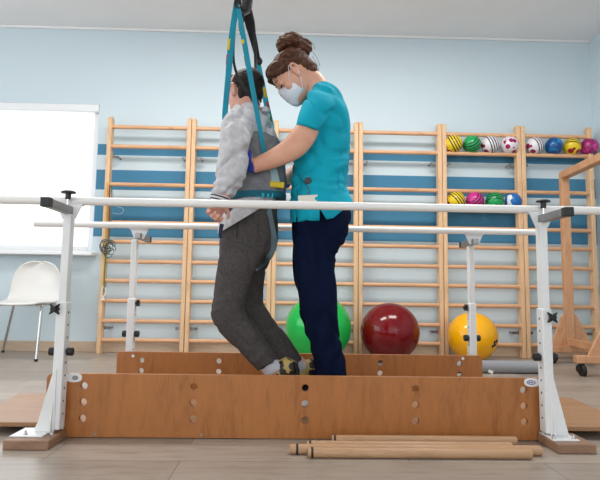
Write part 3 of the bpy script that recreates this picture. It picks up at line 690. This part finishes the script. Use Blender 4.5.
hand(mb, wN, dN, nN, .94, thumb=-1, curl=(12, 18, 14))
dF = (P(270, 187, 2.55)-wrF); nF = V((-.2, -1, 0))
hand(mb, wrF, dF, nF, .92, thumb=1, curl=(12, 18, 14))
union(mb, 'body', M['skinw'], wom, .0042, 3)
eyes(wom, LW, RW, sW, M['skinw'], M['hairw'], True)
# gloves
for nm, w_, d_, n_, th in (('glove', wN, dN, nN, -1), ('glove', wrF, dF, nF, 1)):
    mb = MB(); hand(mb, w_+d_.normalized()*.004, d_, n_, .96, thumb=th, curl=(12, 18, 14), grow=.0022)
    union(mb, nm, M['glove'], wom, .0042, 2, lambda p, n: .0008*noise.noise(p*90))
# hair with bun
mb = MB()
mb.ell(LW(-.020, 0, .052), .108, .080, .084, RW, 28, 18); mb.ell(LW(-.062, 0, .0), .056, .066, .062, RW, 20, 14); mb.ell(LW(.055, 0, .088), .042, .066, .038, RW, 20, 12)
for e in (1, -1): mb.ell(LW(.048, e*.042, .078), .040, .034, .036, RW, 16, 12)
mb.ell(LW(-.058, 0, -.048), .036, .046, .034, RW, 18, 12); mb.ell(LW(-.070, 0, -.030), .046, .058, .048, RW, 18, 12); mb.ell(LW(-.062, 0, -.066), .026, .040, .026, RW, 18, 12)
for e in (1, -1):
    mb.tube([LW(.092, e*.022, .085), LW(.072, e*.056, .066), LW(.044, e*.072, .046), LW(.02, e*.074, .056)], [.014, .016, .013, .012], 12, 4)
def strands(p, n, c=None):
    q = p-hW; return .0022*math.sin((q.dot(uW)*1.0+q.y*.6+q.dot(fW)*.4)*190+6*noise.noise(q*22))+.0035*noise.noise(q*26)
hr = union(mb, 'hair', M['hairw'], wom, .0045, 4, strands)
mb = MB(); cb = P(290, 44, 2.45); Rb = Matrix.Rotation(math.radians(-12), 3, 'Y')
for k in range(9):     # coiled rope of hair
    pass
path = []; rad = []
for k in range(46):
    a = k*.42; R_ = .042 if k < 30 else .042-.0012*(k-30)
    path.append(cb+Rb @ V((R_*1.2*math.cos(a), R_*math.sin(a), -.018+.0011*k))); rad.append(.0185)
mb.tube(path, rad, 10, 2); mb.ell(cb, .056, .050, .036, Rb); mb.ell(P(303.5, 48, 2.45), .042, .040, .048, Matrix.Rotation(.6, 3, 'Y'))
def bunst(p, n):
    q = p-cb; return .0028*math.sin(math.atan2(q.y, q.x)*3+q.z*260+5*noise.noise(q*24))
union(mb, 'hair_bun', M['hairw'], hr, .0045, 3, bunst)
rnd = random.Random(8)
mb = MB()
for (x0, y0, x1, y1, x2, y2) in ((311, 50, 317, 58, 320, 66), (312, 56, 318, 66, 319, 73), (309, 42, 313, 44, 315, 50), (313, 70, 317, 75, 322, 78)):
    mb.tube([P(x0, y0, 2.44), P(x1, y1, 2.43), P(x2, y2, 2.43)], .0011, 5, 4)
mb.build('loose_strands', M['hairw'], hr)
# mask: a folded cover from the nose to under the chin, with ear loops
mb = MB(); rows = [(.008, .110, .026), (-.008, .117, .040), (-.014, .112, .046), (-.034, .120, .055), (-.040, .114, .057), (-.060, .118, .061), (-.066, .112, .060), (-.086, .113, .056), (-.104, .104, .048), (-.116, .092, .036)]
vs, fs = [], []; n = 18
for i, (z, x, w_) in enumerate(rows):
    for k in range(n+1):
        u = -1+2*k/n
        vs.append(LW(x-(.050+.026*min(1, i/3))*abs(u)**2.1, w_*u*1.14, z-.016*u*u*(1 if i < 2 else 0)+.020*u*u*(1 if i > 7 else 0)))
fs = [(i*(n+1)+k, i*(n+1)+k+1, (i+1)*(n+1)+k+1, (i+1)*(n+1)+k) for i in range(len(rows)-1) for k in range(n)]
mb._f(vs, fs); mk = mb.build('face_mask', M['mask'], wom)
q = mk.modifiers.new('t', 'SOLIDIFY'); q.thickness = .003; q.offset = 0
q = mk.modifiers.new('s', 'SUBSURF'); q.levels = q.render_levels = 1
mb = MB()
for e in (1, -1):
    mb.tube([LW(.052, e*.056, -.012), LW(.03, e*.076, .012), LW(.006, e*.080, .036), LW(-.012, e*.082, .030)], .0016, 6, 4)
    mb.tube([LW(.036, e*.056, -.088), LW(.012, e*.076, -.05), LW(-.010, e*.084, -.01), LW(-.016, e*.083, .020)], .0016, 6, 4)
mb.build('ear_loop', M['mask'], mk)
# scrub top
mb = MB()
mb.loft([sec(314, 85.5, 326, 87.5, YWm, .075), sec(310, 90, 334, 92.5, YWm, .115), sec(307, 97, 341, 100, YWm, .160), sec(303, 109, 345.5, 110, YWm, .178), sec(300, 125, 349, 125, YWm, .175), sec(296.5, 145, 349.5, 145, YWm, .160), sec(293.5, 165, 348, 165, YWm, .155), sec(291.5, 185, 345.5, 185, YWm, .160), sec(290.5, 203, 350.5, 201, YWm, .178), sec(290.5, 226, 353, 224, YWm, .188)], 28, 5, 2.25)
mb.loft([sec(309, 92, 338, 99, 2.33, .055), sec(304.5, 101, 335, 109, 2.295, .062), sec(300, 112, 328, 119, 2.272, .062), sec(296.8, 122.5, 322, 130.5, 2.262, .060), sec(296, 126, 320, 134, 2.258, .060)], 24, 5)
mb.tube([P(321, 101, 2.57), P(317, 112, 2.63), P(310, 132, 2.65)], [.062, .064, .06], 20, 5)
def scrubfold(p, n):
    x, y = proj(p); a = .0035*noise.noise(V((p.x*9, p.y*9, p.z*16)))
    a += fold(V((p.x*.8-p.z*.6, p.y, p.z*.8+p.x*.6)), 1, .009, 3, (5, 6, 9))*(1 if y < 175 else .8)
    if 160 < y < 205: a += .003*math.sin(p.z*110+4*noise.noise(p*12))
    return a
def scrubcut(c, n):
    x, y = proj(c)
    if y > 222: return True
    if y > 205 and x > 323:
        if y > 222-(x-328)*.80 : return True
    if 208 < y and 319.5 < x < 319.5+(y-208)*.62 and c.y < 2.45: return True
    return False
scr = union(mb, 'scrub_top', M['scrub'], wom, .006, 4, scrubfold, scrubcut, seams=((290, 222, 350, 222), (328, 222, 350, 204.4), (319.5, 206, 319.5, 224), (319.5, 208, 328.18, 222)))
def surf(px, py, dist=.003):                # point just in front of a garment, found along the line of sight
    d = ray(px, py); o = V((0, 0, CZ)); dgr = None
    best = None
    for ob in SURF:
        M_ = Matrix.Translation(rootloc(ob)); inv = M_.inverted()
        ok, loc, nn, ix = ob.ray_cast(inv @ o, d)
        if ok:
            loc = M_ @ loc
            if best is None or (loc-o).length < (best-o).length: best = loc
    return best-d.normalized()*dist if best is not None else P(px, py, 2.28)
bpy.context.view_layer.update()
SURF = [scr]
mb = MB(); mb.tube([surf(298.5, 174, .001), surf(301, 179, .001), surf(306, 184.5, .001), surf(309, 189, .001)], .0022, 6, 3); mb.tube([surf(298, 175, .001), surf(297, 186, .001), surf(297.5, 196, .001)], .0014, 6, 3); mb.tube([surf(309, 189, .001), surf(309.5, 198, .001), surf(309.5, 206, .001)], .0012, 6, 3)
mb.build('pocket_edge', base('dark_turquoise_seam', (8, 110, 130), .8), scr)
mb = MB(); mb.tube([surf(340, 128, .0), surf(341, 150, .0), surf(338.5, 170, .0), surf(339, 190, .0)], .0014, 6, 4); mb.build('side_seam', base('turquoise_seam', (8, 140, 162), .8), scr)
# trousers
mb = MB()
mb.loft([sec(296, 206, 346, 205, YWm, .140), sec(292.5, 216, 350, 214, YWm, .165), sec(292.2, 226, 350, 224, YWm, .172), sec(293, 240, 345, 240, YWm, .165), sec(295, 252, 338, 254, YWm, .150)], 28, 5, 2.3)
mb.loft([sec(293, 238, 344, 240, 2.375, .085), sec(293.5, 250, 338, 253, 2.37, .086), sec(295, 268, 336.5, 268, 2.365, .085), sec(298.5, 290, 336, 290, 2.362, .080), sec(302.5, 310, 336.5, 310, 2.36, .076), sec(307, 328, 339, 328, 2.36, .072), sec(312, 347, 342, 347, 2.36, .068), sec(315, 365, 345, 365, 2.36, .066), sec(316.5, 385, 348.5, 385, 2.36, .067), sec(317, 403, 350, 403, 2.36, .07)], 24, 5, 2.2)
mb.loft([sec(293, 240, 340, 240, 2.53, .085), sec(293, 256, 334, 258, 2.535, .086), sec(294, 280, 330, 280, 2.54, .080), sec(298, 305, 328, 305, 2.54, .074), sec(303, 325, 331, 325, 2.54, .068), sec(309, 347, 337, 347, 2.54, .064), sec(313, 370, 340, 370, 2.54, .064), sec(315, 395, 342, 395, 2.54, .066)], 24, 5, 2.2)
def navyfold(p, n):
    x, y = proj(p); a = .003*noise.noise(V((p.x*10, p.y*10, p.z*7)))+fold(V((p.x*.9+p.z*.25, p.y, p.z)), 1, .009, 9, (11, 8, 3.2))
    if 234 < y < 262 and x > 315: a += .0025*math.sin((p.z+.35*p.x)*120+2*noise.noise(p*14))*min(1, (x-315)/15)
    if y > 310: a += .004*math.sin((p.z*.5-p.x)*80+3*noise.noise(p*9))
    return a
union(mb, 'trousers', M['navy'], wom, .006, 4, navyfold, lambda c, n: c.z < .072)
for Y, dx, lx in ((2.36, 0, 0), (2.535, -5, 0)):
    mb = MB(); a = P(347+dx, 400, Y).x; b = a-.245
    zz = zp
    mb.loft([(V((a, Y, zz+.032)), V((0, .024, 0)), V((0, 0, .030))), (V((a-.03, Y, zz+.038)), V((0, .034, 0)), V((0, 0, .038))), (V((a-.12, Y, zz+.036)), V((0, .036, 0)), V((0, 0, .036))), (V((a-.19, Y, zz+.028)), V((0, .042, 0)), V((0, 0, .028))), (V((b, Y, zz+.018)), V((0, .026, 0)), V((0, 0, .017)))], 20, 4, 2.4)
    mb.build('shoe', M['white'], wom)
# id badge hanging on the pocket
bd = thing('id_badge', 'white badge card hanging from a round dark reel on the turquoise top', 'badge', surf(306, 197, .008))
c = surf(308, 181, .006); mb = MB(); ny = V((0, -1, 0)); mb.cyl(c+V((0, .006, 0)), c-V((0, .006, 0)), .0165, 24); mb.cyl(c-V((0, .005, 0)), c-V((0, .008, 0)), .010, 20); mb.build('reel', base('dark_grey_reel', (44, 48, 54), .4), bd, bevel=.002)
mb = MB(); mb.tube([surf(307.5, 176, .004), c], .0015, 6); mb.tube([c, surf(309, 188, .004), surf(306.5, 195, .006)], .0013, 6, 3); mb.build('cord', M['steel'], bd)
k = surf(308, 197, .008); kk = surf(308, 202, .008)
mb = MB(); mb.cbox((k+kk)/2, (.088, .0022, .040), Matrix.Rotation(math.radians(-4), 3, 'Y')); mb.build('card', M['card'], bd, bevel=.0008)
# ================================================================= man
man = thing('person', 'man in light grey hoodie and charcoal trousers, hung in a turquoise strap harness', 'person', (P(250, 300, YM).x, YM, zp))
yw, pt = math.radians(46), math.radians(4)
fM = V((-math.cos(yw)*math.cos(pt), math.sin(yw)*math.cos(pt), -math.sin(pt))); sM = V((0, 0, 1)).cross(fM).normalized(); uM = fM.cross(sM)
hM = P(244.5, 94, YM); SM = .92
mb = MB(); LM, RM = head_rings(mb, hM, fM, uM, SM)
mb.tube([LM(-.025, 0, -.02), LM(-.03, 0, -.075), P(245.5, 113, YM), P(247, 124, YM)], [.060, .058, .062, .085], 20, 5)
mb.loft([sec(237, 116, 257, 117, YM, .075)]+thin([sec(231, 128, 268, 131, YM, .14), sec(230, 140, 274, 144, YM, .15), sec(230, 160, 278, 162, YM, .14), sec(229, 185, 280, 185, YM, .13), sec(226, 210, 277, 208, YM, .13), sec(225, 240, 272, 240, YM, .135)], .84), 24, 4, 2.3)
legN = [sec(222, 240, 262, 254, 2.385, .075), sec(221, 262, 255, 266, 2.38, .072), sec(217, 290, 246, 292, 2.378, .066), sec(214, 314, 243, 307, 2.376, .06), sec(222, 329, 247, 318, 2.376, .055), sec(235, 345, 259, 332, 2.378, .05), sec(252, 362, 270, 350, 2.382, .042), sec(262, 372, 278, 360, 2.386, .038), sec(268, 378, 286, 366, 2.388, .038)]
legF = [sec(228, 245, 270, 250, 2.55, .075), sec(232, 268, 266, 266, 2.56, .070), sec(233, 295, 262, 290, 2.56, .064), sec(236, 318, 262, 309, 2.56, .058), sec(247, 332, 271, 322, 2.56, .052), sec(262, 346, 282, 335, 2.56, .046), sec(276, 357, 292, 345, 2.56, .04), sec(288, 368, 302, 357, 2.56, .036), sec(296, 374, 309, 362, 2.56, .036)]
mb.loft(thin(legN[:7], .72)+legN[7:], 20, 4); mb.loft(thin(legF[:7], .72)+legF[7:], 20, 4)
footN = [sec(284, 359, 296, 365, 2.388, .030), sec(278, 363, 297, 372, 2.388, .034), sec(271, 373, 290, 384, 2.388, .036), sec(265, 383, 282, 394, 2.388, .038), sec(261, 392, 273, 401, 2.388, .034)]
mb.loft(footN, 18, 4)
footF = [sec(310, 360, 318, 366, 2.56, .028), sec(305, 362, 319, 372, 2.56, .032), sec(298, 370, 312, 380, 2.56, .034), sec(291, 378, 305, 388, 2.56, .036), sec(286, 386, 296, 394, 2.56, .032)]
mb.loft(footF, 18, 4)
wM = P(219.5, 200.5, 2.178)
mb.loft([sec(231, 128, 247, 133, 2.30, .030), sec(228, 142, 243, 145, 2.25, .036), sec(225, 160, 239, 162, 2.222, .034), sec(221, 180, 234, 182, 2.195, .032), sec(214, 194, 229, 199, 2.177, .032), sec(212.5, 201, 225, 206.5, 2.175, .025)], 20, 4)
hand(mb, wM, V((-.30, -.25, -.9)), V((.45, -.85, .1)), .86, thumb=-1, curl=(48, 55, 35), spread=.10)
sF = P(242, 126, 2.64); eF = P(238, 168, 2.68); hF = P(228, 200, 2.66)
mb.tube([sF, (sF+eF)/2, eF, (eF+hF)/2, hF], [.042, .036, .031, .027, .025], 18, 5)
hand(mb, hF, V((-.35, 0, -1)), V((.5, -.8, 0)), .95, thumb=-1, curl=(40, 45, 30))
union(mb, 'body', M['skinm'], man, .0040, 3)
eyes(man, LM, RM, SM, M['skinm'], M['hairm'])
mb = MB()
for c_, a_, b_, d_ in (((-.024, 0, .047), .099, .078, .083), ((-.060, 0, -.012), .050, .066, .062), ((-.058, 0, -.056), .034, .046, .034), ((.045, 0, .088), .048, .062, .036), ((.046, .034, .078), .042, .036, .036), ((.046, -.034, .078), .042, .036, .036), ((-.046, .056, -.02), .026, .018, .040), ((-.046, -.056, -.02), .026, .018, .040)):
    mb.ell(LM(*c_), a_*SM, b_*SM, d_*SM, RM, 24, 16)
for e in (1, -1): mb.tube([LM(.020, e*.068, .05), LM(.022, e*.069, .02), LM(.022, e*.067, .0)], [.012, .007, .005], 10, 4)
union(mb, 'hair', M['hairm'], man, .0042, 3, lambda p, n: .0032*noise.noise((p-hM)*95)+.003*noise.noise((p-hM)*35))
mb = MB()
for k in range(9):
    pass
# hoodie: trunk, near sleeve, far sleeve, hood lying on the nape
mb = MB()
mb.loft([sec(235, 110.5, 257, 110, YM, .085), sec(231.5, 114, 263, 115, YM, .125), sec(228, 121, 269.5, 123, YM, .165), sec(225.5, 135, 276.5, 138, YM, .178), sec(225, 155, 281.5, 157, YM, .165), sec(224.5, 175, 284, 175, YM, .155), sec(223.5, 195, 284, 193, YM, .152), sec(221, 212, 281, 206, YM, .166), sec(219.5, 236, 280, 222, YM, .174)], 28, 5, 2.25)
mb.loft([sec(228, 115, 252, 121, 2.315, .06), sec(223, 124, 252.5, 131, 2.275, .070), sec(221.2, 137, 252, 142, 2.255, .073), sec(220, 150, 250, 152, 2.24, .070), sec(218, 166, 246.5, 167, 2.22, .064), sec(215.5, 180, 242, 182, 2.20, .056), sec(213.5, 190, 235.5, 193, 2.185, .047), sec(212, 195, 229, 199.5, 2.178, .040)], 26, 5, 2.1)
mb.tube([P(243, 124, 2.62), P(240, 142, 2.665), P(238, 168, 2.685), P(231, 192, 2.665)], [.072, .066, .056, .044], 20, 5)
mb.loft([sec(234, 113, 241, 108, 2.43, .04), sec(240, 117, 249, 108.5, 2.37, .03), sec(249, 120, 261, 110.5, 2.38, .04), sec(258, 122, 270, 112, YM, .09), sec(252, 119, 262, 110, 2.56, .05)], 18, 5)
def hoodfold(p, n):
    x, y = proj(p); u_ = p.x*.45+p.z*.9; v_ = p.x*.9-p.z*.45; a = .004*noise.noise(V((p.x*9, p.y*8, p.z*8)))+fold(V((v_, p.y, u_)), 1, .015, 5, (11, 7, 3.6))
    if y < 123 and x > 232: a += .005*math.sin((p.z*1.0+p.x*.5)*150+2*noise.noise(p*12))
    if p.y < 2.33 and 175 < y < 200: a += .004*math.sin(p.z*130+3*noise.noise(p*16))
    return a
def hoodcut(c, n):
    x, y = proj(c)
    if c.y < 2.24 and y > 185: return False
    return y > 231.5-(x-221.5)*.60
hd = union(mb, 'hoodie', M['hoodie'], man, .006, 4, hoodfold, hoodcut, seams=((221.5, 231.5, 251.5, 213.5),))
mb = MB(); mb.loft([sec(211, 193.5, 231, 198.5, 2.182, .043), sec(210.5, 197, 228, 202, 2.176, .041), sec(210.8, 200.5, 226, 205, 2.174, .037)], 24, 4)
union(mb, 'cuff', M['rib'], hd, .004, 2)
for (xa, ya_, xb_, yb2) in ((211.5, 195.2, 229.5, 200.0), (211, 198.2, 227.5, 203)):
    mb = MB(); c_, a_, b_ = sec(xa-.4, ya_, xb_+.2, yb2, 2.178, .0435); pa = [c_+a_*math.cos(2*math.pi*k/28)+b_*math.sin(2*math.pi*k/28) for k in range(29)]; mb.tube(pa, .003, 6); mb.build('cuff_stripe', M['black'], hd)
# trousers
mb = MB()
mb.loft([sec(223, 206, 277, 203, YM, .145), sec(221.5, 222, 278, 220, YM, .155), sec(220.5, 236, 278.5, 236, YM, .160), sec(220, 248, 275, 250, YM, .150), sec(224, 258, 268, 260, YM, .13)], 28, 5, 2.3)
mb.loft([sec(219.8, 238, 266, 254, 2.39, .085), sec(218.8, 254, 261, 262, 2.385, .086), sec(216.5, 272, 254, 275, 2.38, .083), sec(214, 293, 248, 294, 2.376, .077), sec(211.8, 308, 245, 304, 2.374, .072), sec(211.5, 317, 246, 311, 2.374, .07), sec(217, 328, 251, 319, 2.374, .067), sec(228.5, 341, 259.5, 330, 2.376, .062), sec(242, 354, 267.5, 343, 2.38, .058), sec(255, 367.5, 275.5, 355.5, 2.384, .058), sec(258, 370.5, 278, 358, 2.385, .058)], 24, 5, 2.15)
mb.loft([sec(226, 240, 277, 245, 2.54, .085), sec(229, 254, 273, 256, 2.55, .086), sec(231, 272, 266, 270, 2.556, .08), sec(232, 290, 263.5, 288, 2.56, .075), sec(233, 306, 263.5, 300, 2.56, .07), sec(236, 318, 267, 309, 2.56, .068), sec(247, 332, 275.5, 321, 2.56, .064), sec(260, 346, 285.5, 334, 2.56, .06), sec(272, 358.5, 294, 347, 2.56, .058), sec(281, 365, 300.5, 357, 2.56, .056), sec(283, 367, 302, 360, 2.56, .056)], 24, 5, 2.15)
def trfold(p, n):
    x, y = proj(p); a = .003*noise.noise(V((p.x*12, p.y*10, p.z*9)))+fold(V((p.x*.8+p.z*.6, p.y, p.z*.8-p.x*.6)), 1, .0045, 12, (16, 11, 9))
    if 296 < y < 330 and x < 250: a += .0035*noise.noise(V((p.x*10, p.y*8, (p.z-.5*p.x)*42)))
    if 345 < y: a += .004*noise.noise(V(((p.x-p.z)*26, p.y*9, (p.x+p.z)*7)))
    return a
def trcut(c, n):
    x, y = proj(c)
    for (q0, q1, Yl, Yh) in (((255, 367.2), (275, 355.5), 2.2, 2.475), ((281, 365), (300.5, 357.2), 2.475, 2.8)):
        if Yl < c.y < Yh and y > 340 and (x-q0[0])*(q1[1]-q0[1])-(y-q0[1])*(q1[0]-q0[0]) < -8: return True
    return False
tr = union(mb, 'trousers', M['trouser'], man, .006, 4, trfold)
bpy.context.view_layer.update(); SURF = [tr]
mb = MB(); mb.tube([surf(238.5, 220, .0005), surf(237, 230, .0005), surf(236.5, 238, .0005)], .0045, 8, 3); mb.build('pocket_slit', M['black'], tr)
# socks and shoes
for nm, rg in (('sock', [sec(257, 368, 274.5, 357, 2.385, .045), sec(262, 372, 279.5, 360.5, 2.386, .045), sec(266.5, 377, 286, 364.5, 2.388, .042)]), ('sock', [sec(282, 366, 301, 357.5, 2.56, .042), sec(289, 371, 305, 360, 2.56, .042), sec(295, 376, 311, 364, 2.56, .040)])):
    mb = MB(); mb.loft(rg, 22, 4); union(mb, nm, M['sock'], man, .004, 2, lambda p, n: .0012*math.sin(p.z*420+p.x*420))
for foot, dx, Y in ((footN, 0, 2.388), (footF, 0, 2.56)):
    mb = MB(); big = [(c, a*1.16+a.normalized()*.002, b*1.12+b.normalized()*.003) for c, a, b in foot]
    d0 = (big[0][0]-big[1][0]).normalized(); dl = (big[-1][0]-big[-2][0]).normalized()
    big = [(big[0][0]+d0*.012, big[0][1]*.75, big[0][2]*.75)]+big+[(big[-1][0]+dl*.016, big[-1][1]*.6, big[-1][2]*.6)]
    mb.loft(big, 22, 4, 2.2); sh = union(mb, 'shoe', M['leopard'], man, .004, 2)
    mb = MB(); srings = []
    for c, a, b in big: srings.append((c+a*.86, a.normalized()*.011, b*1.06))
    mb.loft(srings, 20, 4, 2.6); mb.build('sole', M['black'], sh)
# ================================================================= lift harness
hs = thing('lift_harness', 'turquoise and black walking harness hanging from above around the man', 'harness', P(245, 30, 2.42))
mb = MB()
mb.loft([sec(226, 140, 280.5, 143, YM, .186), sec(223.5, 150, 284, 152, YM, .181), sec(222.5, 165, 286, 166, YM, .173), sec(222, 180, 286.5, 180, YM, .168), sec(221, 192, 286, 191, YM, .167), sec(220, 204.5, 285.5, 201, YM, .167)], 30, 4, 2.25)
ve = union(mb, 'vest', M['vest'], hs, .006, 3, lambda p, n: .0035*noise.noise(V((p.x*12, p.y*10, p.z*16)))+fold(p, 1, .003, 2, (12, 9, 10)))
mb = MB()
mb.loft([sec(220, 198.5, 286.3, 195.5, YM, .171), sec(219.5, 204.5, 286, 201, YM, .171)], 32, 1, 2.25); mb.build('waist_band', base('dark_turquoise_webbing', (10, 96, 116), .8, var=.12), ve, angle=50)
bpy.context.view_layer.update(); SURF = [ve]
def rib(name, pts, wd, w_, mat, parent=hs, th=.0035): mb = MB(); mb.ribbon(pts, wd, w_, th); return mb.build(name, mat, parent, angle=50)
XD = V((1, 0, 0))
top = P(237, 3, 2.37)
A = [P(236.2, 4, 2.365), P(231.5, 40, 2.335), P(228, 80, 2.315), P(224.8, 117, 2.32), P(226.5, 124, 2.36)]
s1 = rib('strap', A, XD, [.021, .025, .023, .021, .019], M['teal'])
B = [P(237.6, 5, 2.355), P(244, 40, 2.26), P(251, 80, 2.235), P(258, 118, 2.25), P(262, 140, 2.268), surf(264.5, 156, .004), surf(265, 164, .002)]
s2 = rib('strap', B, V((1, 0, .2)), [.018, .020, .019, .018, .017, .016, .016], M['teal'])
C_ = [P(257.5, 62, 2.60), P(261.5, 80, 2.62), P(266, 102, 2.635), P(270.5, 122, 2.625), P(273, 138, 2.64)]
s3 = rib('strap', C_, XD, .024, M['cyan'])
def patch(par, path, i0, t0, t1, w_, off, mat):
    a, b = path[i0], path[i0+1]; p0 = a+(b-a)*t0+off; p1 = a+(b-a)*t1+off; rib('strap_mark', [p0, (p0+p1)/2, p1], XD, w_, mat, par, .0046)
patch(s1, A, 0, .98, 1, .012, V((-.010, -.0012, 0)), M['yellow']); patch(s1, A, 1, .0, .26, .010, V((-.011, -.0012, 0)), M['yellow']); patch(s1, A, 1, .38, .62, .008, V((-.012, -.0012, 0)), M['red'])
patch(s2, B, 0, .55, .85, .010, V((-.008, -.0012, 0)), M['dgreen']); patch(s2, B, 1, .0, .30, .012, V((-.007, -.0012, 0)), M['yellow']); patch(s2, B, 1, .42, .66, .010, V((-.008, -.0012, 0)), M['red'])
patch(s3, C_, 1, .0, .25, .012, V((.006, -.0012, 0)), M['black']); patch(s3, C_, 1, .35, .8, .012, V((.005, -.0012, 0)), M['yellow']); patch(s3, C_, 2, .0, .4, .010, V((.006, -.0012, 0)), M['red']); patch(s3, C_, 2, .55, 1, .010, V((.006, -.0012, 0)), M['dgreen'])
# black hanger: hook block, ring, webbing
mb = MB(); pts = [P(234.5, 0, 2.36), P(234.5, -12, 2.36), P(250, -12, 2.42), P(252, 2, 2.42), P(250.5, 11, 2.42), P(246, 13, 2.42), P(243, 20, 2.40), P(240.5, 18, 2.40), P(238, 8, 2.37)]
mb.prism(pts, V((0, .03, 0))); mb.tube([P(238, 1, 2.355), P(243, 9, 2.36), P(248, 7, 2.37), P(251, -2, 2.38)], .010, 10, 4); hk = mb.build('hanger_block', M['black'], hs, bevel=.005)
mb = MB(); mb.tube([P(236, -2, 2.345), P(235, 5, 2.345), P(239, 9, 2.345), P(241, 4, 2.345), P(239.5, -2, 2.345)], .006, 10, 4); mb.build('strap_ring', M['black'], hk)
mb = MB(); mb.tube([P(246.5, 6, 2.40), P(251.5, 4, 2.40), P(252, -6, 2.40)], .005, 10, 4); mb.tube([P(244, 15, 2.40), P(250, 12, 2.40)], .006, 10); mb.build('buckle', M['steel'], hk)
rib('black_webbing', [P(247.5, 11, 2.43), P(249, 22, 2.46), P(253.5, 40, 2.53), P(258.5, 62, 2.60)], V((1, 0, .1)), [.034, .036, .030, .020], M['blackstrap'], th=.010)
mb = MB(); mb.tube([P(250.5, 10, 2.44), P(253.5, 24, 2.47), P(254.8, 45, 2.50), P(255.5, 66, 2.50), P(254.5, 80, 2.42), P(256, 94, 2.40), P(258, 106, 2.43)], .0075, 10, 5); mb.build('black_cord', M['blackstrap'], hs)
mb = MB(); mb.tube([P(237.5, 8, 2.38), P(234.5, 30, 2.37), P(233.3, 52, 2.352), P(234.3, 65, 2.345), P(238, 77, 2.335), P(243, 86, 2.318), P(248, 93, 2.322), P(253, 101, 2.345), P(258, 109, 2.39)], .0065, 10, 5); mb.build('black_cord', M['blackstrap'], hs)
mb = MB(); mb.ell(P(259.5, 61, 2.595), .016, .012, .022); mb.build('strap_clip', M['black'], hs)
rib('hanging_webbing', [P(243, -10, 2.39), P(243, -60, 2.39), V((P(243, -60, 2.39).x, 2.39, 2.9))], XD, .05, M['blackstrap'], th=.006)
# hip buckle, label, leg loop
mb = MB(); c = surf(275.5, 184.5, .010); mb.cbox(c, (.080, .012, .027), Matrix.Rotation(.08, 3, 'Y')); mb.cbox(c+V((.0, -.005, 0)), (.05, .006, .018)); mb.build('yellow_buckle', M['yellow'], hs, bevel=.004)
rib('buckle_strap', [surf(271, 166, .005), surf(273.5, 174, .006), surf(275.5, 183, .007)], XD, .034, base('pale_grey_turquoise_strap', (150, 178, 184), .7), th=.004)
SURF = [tr, hd, ve]; bpy.context.view_layer.update()
pth = [surf(268, 206, .004), surf(270.5, 222, .004), surf(272.5, 236, .004), surf(271.5, 246, .004), surf(267, 256, .004), surf(261, 264, .004), surf(256, 269, .003)]
rib('leg_loop', pth, [XD, XD, V((1, 0, .1)), V((1, 0, -.4)), V((.8, 0, -.7)), V((.6, 0, -.8)), V((.6, 0, -.8))], [.022, .026, .032, .042, .04, .03, .018], base('grey_turquoise_padding', (92, 112, 120), .85), th=.006)
SURF = [ve]
mb = MB()
for k, xx in enumerate((258, 263, 268, 272)): mb.cbox(surf(xx, 195.5, .004), (.012, .004, .022 if k % 2 else .016))
mb.build('band_tab', M['cyan'], ve, bevel=.001)
rib('hanging_strap_end', [P(222, 224, 2.30), P(220.5, 232, 2.295), P(221, 238, 2.30)], XD, .015, base('dark_blue_webbing', (34, 40, 66), .8))

# ------------------------------------------------------------------ light
w = bpy.data.worlds.new('world'); sc.world = w; w.use_nodes = True; bg = w.node_tree.nodes['Background']
bg.inputs[0].default_value = (.93, .97, 1.0, 1); bg.inputs[1].default_value = 1.5
def area(name, loc, rot, sx, sy, e, col=(1, 1, 1)):
    l = bpy.data.lights.new(name, 'AREA'); l.shape = 'RECTANGLE'; l.size = sx; l.size_y = sy; l.energy = e; l.color = col
    o = bpy.data.objects.new(name, l); COL.objects.link(o); o.location = loc; o.rotation_euler = rot
area('daylight_left_window', (XL-.05, (oy0+oy1)/2, (oz0+oz1)/2), (0, -math.pi/2, 0), 1.8, 4.3, 40, (.95, .98, 1))
area('daylight_back_window', (wl-1.1, YW+.2, (wb+wt)/2), (-math.pi/2, 0, 0), 2.1, 1.2, 16, (.95, .98, 1))
for lx, e in ((-.7, 46), (1.1, 44)): area('overhead_fill', (lx, 3.0, ZC-.05), (0, 0, 0), 1.3, .6, e, (1, .98, .95))  # added overhead fill brightening the back wall; no ceiling fixture is known
for lx in (-1.7, 1.9): area('daylight_rear_window', (lx, -2.5, 1.7), (math.pi/2, 0, 0), .42, .8, 11, (.97, .99, 1))
vs = sc.view_settings; vs.view_transform = 'Standard'; vs.look = 'None'; vs.gamma = 1; vs.exposure = 0; vs.use_curve_mapping = False
